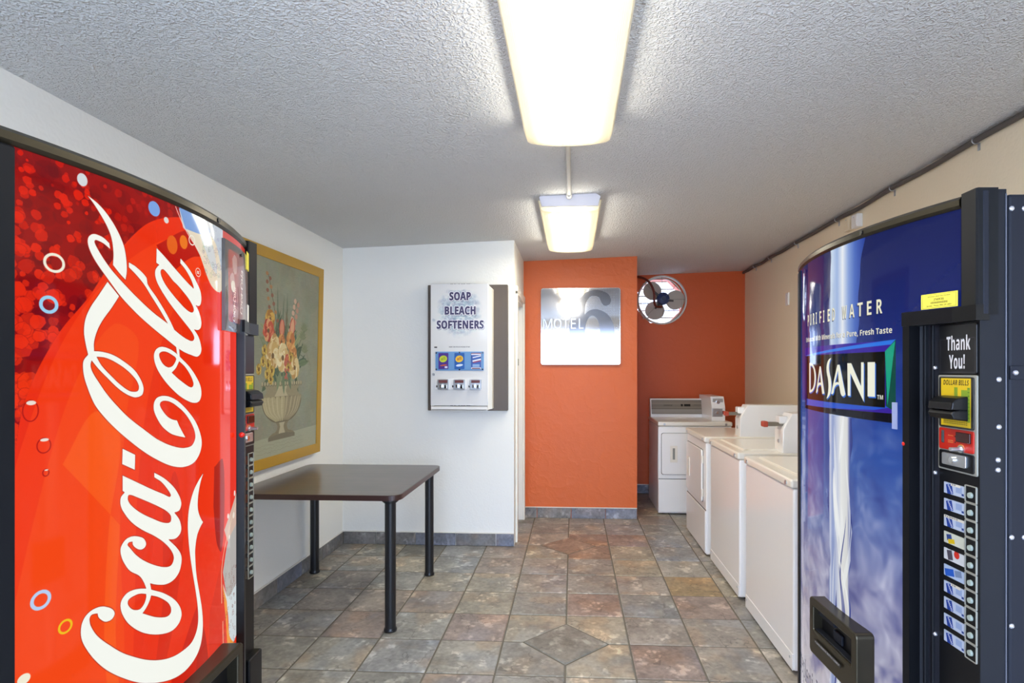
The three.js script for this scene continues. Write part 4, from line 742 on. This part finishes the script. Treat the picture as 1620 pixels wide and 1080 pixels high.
// ------------------------------------------------------------------ ceiling lamps and the conduit between them
function ceilingLamp(zc, label) {
  const L = 1.23, x = -0.018, t = thing('ceiling_lamp', [x, ceilY(x), zc], 0, label, 'lamp', 'wraparound ceiling lamps');
  mesh('housing', extrude(shapeOf([[-0.17, -0.066], [0.17, -0.066], [0.185, -0.012], [0.16, 0.004], [-0.16, 0.004], [-0.185, -0.012]]), L - 0.006, 0.003).translate(0, 0, -L / 2 + 0.003), S('#e6e3ea', 0.4), t);
  const prof = []; for (let i = 0; i <= 24; i++) { const a = -1 + 2 * i / 24, s = Math.sign(a), q = Math.abs(a); prof.push(q > 0.8 ? [s * (0.172 + 0.022 * (q - 0.8) / 0.2), -0.088 + 0.058 * Math.pow((q - 0.8) / 0.2, 1.3)] : [s * 0.172 * q / 0.8, -0.104 + 0.016 * Math.pow(q / 0.8, 2.4)]); }
  const sheet = (zs, f) => { const g = new THREE.BufferGeometry(), pos = [], uv = [], ix = []; zs.forEach((z, j) => prof.forEach(([px, py], i) => { const [a, b] = f(px, py, j); pos.push(a, b, z); uv.push(i / 24 * 0.45, z); })); for (let j = 0; j < zs.length - 1; j++) for (let i = 0; i < 24; i++) { const a = j * 25 + i; ix.push(a, a + 1, a + 25, a + 1, a + 26, a + 25); } g.setAttribute('position', new THREE.Float32BufferAttribute(pos, 3)); g.setAttribute('uv', new THREE.Float32BufferAttribute(uv, 2)); g.setIndex(ix); g.computeVertexNormals(); return g; };
  const lens = P({ color: '#fff6d8', roughness: 0.95, transmission: 0.5, thickness: 0, side: THREE.DoubleSide, emissive: '#fff0c0', emissiveIntensity: 0.16, bumpMap: prismTex, bumpScale: 0.002 });
  const e = L / 2 - 0.02;
  mesh('lens', [sheet([-e, -e * 0.5, 0, e * 0.5, e], (a, b) => [a, b]), sheet([e, e + 0.001, e + 0.012], (a, b, j) => [a * (j ? 1 : 1), j === 2 ? Math.max(b, -0.03) : b]), sheet([-e - 0.012, -e - 0.001, -e], (a, b, j) => [a, j === 0 ? Math.max(b, -0.03) : b])], lens, t);
  for (const px of [-0.10, -0.035, 0.035, 0.10]) mesh('tube', cyl(0.0125, L - 0.10, px, -0.078, 0, 'z', 14), S('#ffffff', 0.5, { emissive: new THREE.Color(1, 0.95, 0.82), emissiveIntensity: 9 }), t);
  const l = new THREE.RectAreaLight(LAMP.color, LAMP.intensity, 0.24, L - 0.14); l.position.set(0, -0.112, 0); l.rotation.x = -Math.PI / 2; l.name = 'lamp_light'; t.add(l);
  // the lens wraps round: its two flanks and its ends glow as well
  for (const s of [-1, 1]) {
    const f = new THREE.RectAreaLight(LAMP.color, LAMP.intensity * 0.4, L - 0.14, 0.05); f.position.set(s * 0.202, -0.066, 0); f.rotation.order = 'YXZ'; f.rotation.set(-0.35, -s * Math.PI / 2, 0); f.name = 'lamp_flank_light'; t.add(f);
    const e2 = new THREE.RectAreaLight(LAMP.color, LAMP.intensity * 0.5, 0.28, 0.045); e2.position.set(0, -0.072, s * (L / 2 + 0.014)); e2.rotation.y = s > 0 ? Math.PI : 0; e2.name = 'lamp_end_light'; t.add(e2);
  }
  return t;
}
const prismTex = dataTex(256, 256, (u, v) => 0.5 + 0.25 * (Math.sin(u * 6.283 * 40) + Math.sin(v * 6.283 * 40)), false, 0.25);
ceilingLamp(-1.86, 'wraparound fluorescent ceiling lamp over the vending machines, the nearer of two');
ceilingLamp(-4.09, 'wraparound fluorescent ceiling lamp close to the orange wall, its end plate showing');
{
  const t = thing('conduit', [-0.022, ceilY(-0.022), -2.97], 0, 'straight pale conduit on the ceiling joining the two lamps', 'conduit');
  mesh('pipe', cyl(0.012, 1.0, 0, -0.013, 0, 'z', 16), M.pipeWhite, t);
  for (const z of [-0.47, 0.47]) mesh('coupling', cyl(0.017, 0.05, 0, -0.014, z, 'z', 16), M.pipeWhite, t);
}
// ------------------------------------------------------------------ grey cable conduit along the right wall
{
  const t = thing('wall_conduit', [0, 0, 0], 0, 'sagging grey conduit strapped along the top of the right wall', 'conduit');
  const cz = [-0.6, -1.6, -2.24, -2.876, -3.6, -4.33, -5.10, -5.77, -6.238, -6.64], pts = [];
  cz.forEach((z, i) => { pts.push([XR - 0.02, ceilY(XR) - 0.024, z]); if (i < cz.length - 1) pts.push([XR - 0.018, ceilY(XR) - 0.024 - 0.005 * (1 + 0.6 * Math.sin(i * 2.1)), (z + cz[i + 1]) / 2]); });
  mesh('pipe', tube(pts, 0.0145, 160, 10), M.conduit, t);
  for (const z of cz.slice(1, -1)) { mesh('strap', [new THREE.TorusGeometry(0.0165, 0.003, 6, 16).translate(XR - 0.02, ceilY(XR) - 0.024, z), rbox(0.004, 0.035, 0.016, XR - 0.003, ceilY(XR) - 0.055, z, 0.001)], M.steel, t); }
}
// ------------------------------------------------------------------ boxes on the right wall
{
  const box = (name, pos, w, h, d, m, label, cat) => { const t = thing(name, pos, -Math.PI / 2, label, cat); mesh('body', rbox(w, h, d, 0, 0, d / 2, 0.004), m, t); mesh('cover', rbox(w * 0.8, h * 0.8, 0.004, 0, 0, d + 0.001, 0.001), m, t); mesh('screw', cyl(0.004, 0.004, 0, h * 0.28, d + 0.003, 'z', 10), M.steel, t); };
  box('junction_box', [XR, 2.455, -4.03], 0.08, 0.09, 0.04, M.enamel, 'small white junction box high on the right wall, beside a beige one', 'box');
  box('junction_box', [XR, 2.465, -4.15], 0.08, 0.10, 0.035, M.cream, 'small beige junction box high on the right wall, beside a white one', 'box');
  box('switch_plate', [XR, 2.08, -5.337], 0.07, 0.115, 0.012, M.enamel, 'white wall plate on the right wall near the rust corner', 'wall plate');
}
// ------------------------------------------------------------------ washers and dryers
// Local frame: x to the viewer's right, front face at z = 0, back at z = -depth.
function coinBox(t, x0, x1, zf, depth, slides) {
  const b = thing0('meter_box', t);
  mesh('box_body', profileX([[zf, 0.915], [zf, 1.055], [zf - 0.055, 1.156], [-depth, 1.156], [-depth, 0.915]], x0, x1, 0.004), M.enamel, b);
  const xm = (x0 + x1) / 2;
  if (slides) {
    mesh('coin_slide', [rbox(0.05, 0.024, 0.16, xm, 1.090, zf + 0.01, 0.003), rbox(0.058, 0.026, 0.02, xm, 1.092, zf - 0.012, 0.004)], M.brushed, b);
    mesh('slide_end', rbox(0.058, 0.036, 0.03, xm, 1.090, zf + 0.092, 0.007), S('#b4462f', 0.4), b);
    mesh('slide_housing', rbox(0.075, 0.05, 0.05, xm, 1.118, zf - 0.012, 0.008), M.enamel, b);
    mesh('lock', cyl(0.011, 0.014, xm, 0.985, zf + 0.004, 'z', 16), M.steel, b);
  } else {
    mesh('coin_plate', rbox(x1 - x0 - 0.03, 0.072, 0.006, xm, 1.105, zf - 0.024, 0.003), M.steel, b);
    mesh('coin_plate', rbox(x1 - x0 - 0.03, 0.085, 0.006, xm - 0.01, 1.0, zf + 0.003, 0.003), M.steel, b);
    mesh('coin_knob', [cyl(0.017, 0.02, xm, 1.105, zf - 0.014, 'z', 18), cyl(0.013, 0.012, xm - 0.012, 1.0, zf + 0.01, 'z', 16)], M.chrome, b);
    mesh('coin_cup', rbox(0.022, 0.034, 0.02, xm + 0.048, 1.002, zf + 0.008, 0.005), S('#7c3f36', 0.4), b);
  }
}
const panelArt = canvasTex(512, 88, (c, w, h) => { seed = 51; c.fillStyle = '#8d8479'; c.fillRect(0, 0, w, h); c.fillStyle = '#b3b0ad'; c.fillRect(0, 58, w, 30); c.fillStyle = '#6a6560'; c.fillRect(0, 55, w, 4); c.fillRect(0, 0, w, 5); for (let i = 0; i < 400; i++) { c.fillStyle = `rgba(${rnd() < 0.5 ? '160,150,138' : '96,88,80'},0.18)`; c.fillRect(0, R(0, h), w, 1); } c.fillStyle = '#211f1e'; c.fillRect(236, 26, 16, 14); c.fillRect(262, 26, 50, 14); c.font = 'italic 13px sans-serif'; c.fillText('Commercial', 96, 38); c.fillStyle = '#5a534b'; for (let i = 0; i < 12; i++) c.fillRect(340 + i * 12, 30, 8, 3); });
function backsplash(t, w, depth, dark) {
  mesh('console', profileX([[-depth + 0.13, 0.916], [-depth + 0.125, 0.965], [-depth + 0.085, 1.105], [-depth + 0.075, 1.112], [-depth + 0.004, 1.112], [-depth + 0.004, 0.916]], -w / 2 + 0.004, w / 2 - 0.004, 0.004), M.enamel, t);
  const a = Math.atan2(0.04, 0.14), tx = panelArt.clone(); tx.repeat.set(1 / (w - 0.03), 1 / 0.155); tx.offset.set(0.5, 0.5); tx.needsUpdate = true;
  const g = extrude(rrect(-(w - 0.03) / 2, -0.0775, (w - 0.03) / 2, 0.0775, 0.003), 0.003, 0.001).rotateX(-a).translate(0, 1.026, -depth + 0.1125);
  mesh('control_panel', g, dark ? S('#ffffff', 0.32, { map: tx, metalness: 0.45 }) : M.enamelWarm, t);
}
function shell(t, w, depth, x, yb) {
  mesh('cabinet', rbox(w, 0.872 - yb, depth, 0, (0.872 + yb) / 2, -depth / 2, 0.012, 3), M.enamel, t);
  mesh('top_deck', rbox(w + 0.006, 0.044, depth + 0.012, 0, 0.896, -depth / 2 + 0.006, 0.012, 3), M.enamelWarm, t);
  for (const s of [-1, 1]) mesh('deck_bolt', cyl(0.011, 0.006, s * (w / 2 - 0.06), 0.893, 0.0145, 'z', 14), M.steel, t);
  for (const s of [-1, 1]) for (const z of [-0.06, -depth + 0.06]) mesh('foot', cyl(0.022, yb, s * (w / 2 - 0.06), yb / 2, z, 'y', 14), M.black, t);
}
function washer(pos, turn, label) {
  const w = 0.735, d = 0.70, t = thing('washing_machine', pos, turn, label, 'washing machine', 'top-loading washers'); shell(t, w, d, 0, 0.02);
  mesh('kick_panel', rbox(w - 0.01, 0.075, 0.006, 0, 0.06, 0.0005, 0.002), M.enamel, t);
  mesh('lid', [rbox(0.56, 0.010, 0.40, -0.01, 0.922, -0.255, 0.005, 3)], M.enamelWarm, t);
  mesh('lid_trim', [rbox(0.58, 0.004, 0.006, -0.01, 0.9195, -0.052, 0.001), rbox(0.006, 0.004, 0.4, -0.30, 0.9195, -0.255, 0.001), rbox(0.006, 0.004, 0.4, 0.28, 0.9195, -0.255, 0.001)], M.enamelWarm, t);
  backsplash(t, w, d, false); coinBox(t, w / 2 - 0.15, w / 2 - 0.004, -0.27, d, true);
  for (const s of [-1, 1]) mesh('kick_screw', cyl(0.006, 0.005, s * (w / 2 - 0.035), 0.075, 0.004, 'z', 12), M.steel, t);
}
function dryer(pos, turn, w, d, label, slides, zbox) {
  const t = thing('clothes_dryer', pos, turn, label, 'dryer', 'front-loading coin dryers'); shell(t, w, d, 0, 0.012);
  const door = mesh('door', extrude(rrect(-w / 2 + 0.036, 0.402, w / 2 - 0.10, 0.80, 0.02), 0.012, 0.004, 6).translate(0, 0, 0.0), M.enamel, t);
  mesh('door_gap', extrude((() => { const s = rrect(-w / 2 + 0.029, 0.395, w / 2 - 0.093, 0.807, 0.024); s.holes.push(rrect(-w / 2 + 0.034, 0.400, w / 2 - 0.098, 0.802, 0.021, THREE.Path)); return s; })(), 0.003).translate(0, 0, 0), M.shadowGap, t);
  const hx = -w / 2 + 0.036 + 0.115;
  mesh('handle', extrude((() => { const s = rrect(hx - 0.033, 0.52, hx + 0.033, 0.68, 0.004); s.holes.push(rrect(hx - 0.013, 0.545, hx + 0.013, 0.66, 0.003, THREE.Path)); return s; })(), 0.008, 0.002).translate(0, 0, 0.012), M.enamelWarm, door);
  mesh('handle_recess', rbox(0.026, 0.116, 0.004, hx, 0.6025, 0.0175, 0.001), M.greyPlate, door);
  for (const y of [0.47, 0.73]) mesh('hinge', rbox(0.012, 0.06, 0.012, w / 2 - 0.092, y, 0.008, 0.003), M.enamelWarm, t);
  mesh('lower_panel', rbox(w - 0.006, 0.325, 0.014, 0, 0.186, 0.001, 0.007), M.enamel, t);
  mesh('panel_gap', rbox(w - 0.008, 0.006, 0.004, 0, 0.353, 0.0005, 0.001), M.shadowGap, t);
  backsplash(t, w, d, true); coinBox(t, w / 2 - 0.165, w / 2 - 0.03, zbox, d, slides);
}
washer([1.03, 0, -3.085], -Math.PI / 2, 'white top-loading washer nearest the blue vending machine');
washer([1.03, 0, -3.95], -Math.PI / 2, 'white top-loading washer between the dryer and another washer, its coin box showing');
dryer([1.02, 0, -4.78], -Math.PI / 2, 0.72, 0.70, 'white front-loading dryer in the row along the right wall, beside the washers', true, -0.27);
dryer([1.205, 0, -5.69], 0, 0.72, 0.70, 'white front-loading dryer standing against the rust rear wall, facing the room', false, -0.14);

renderer.render(scene, camera);
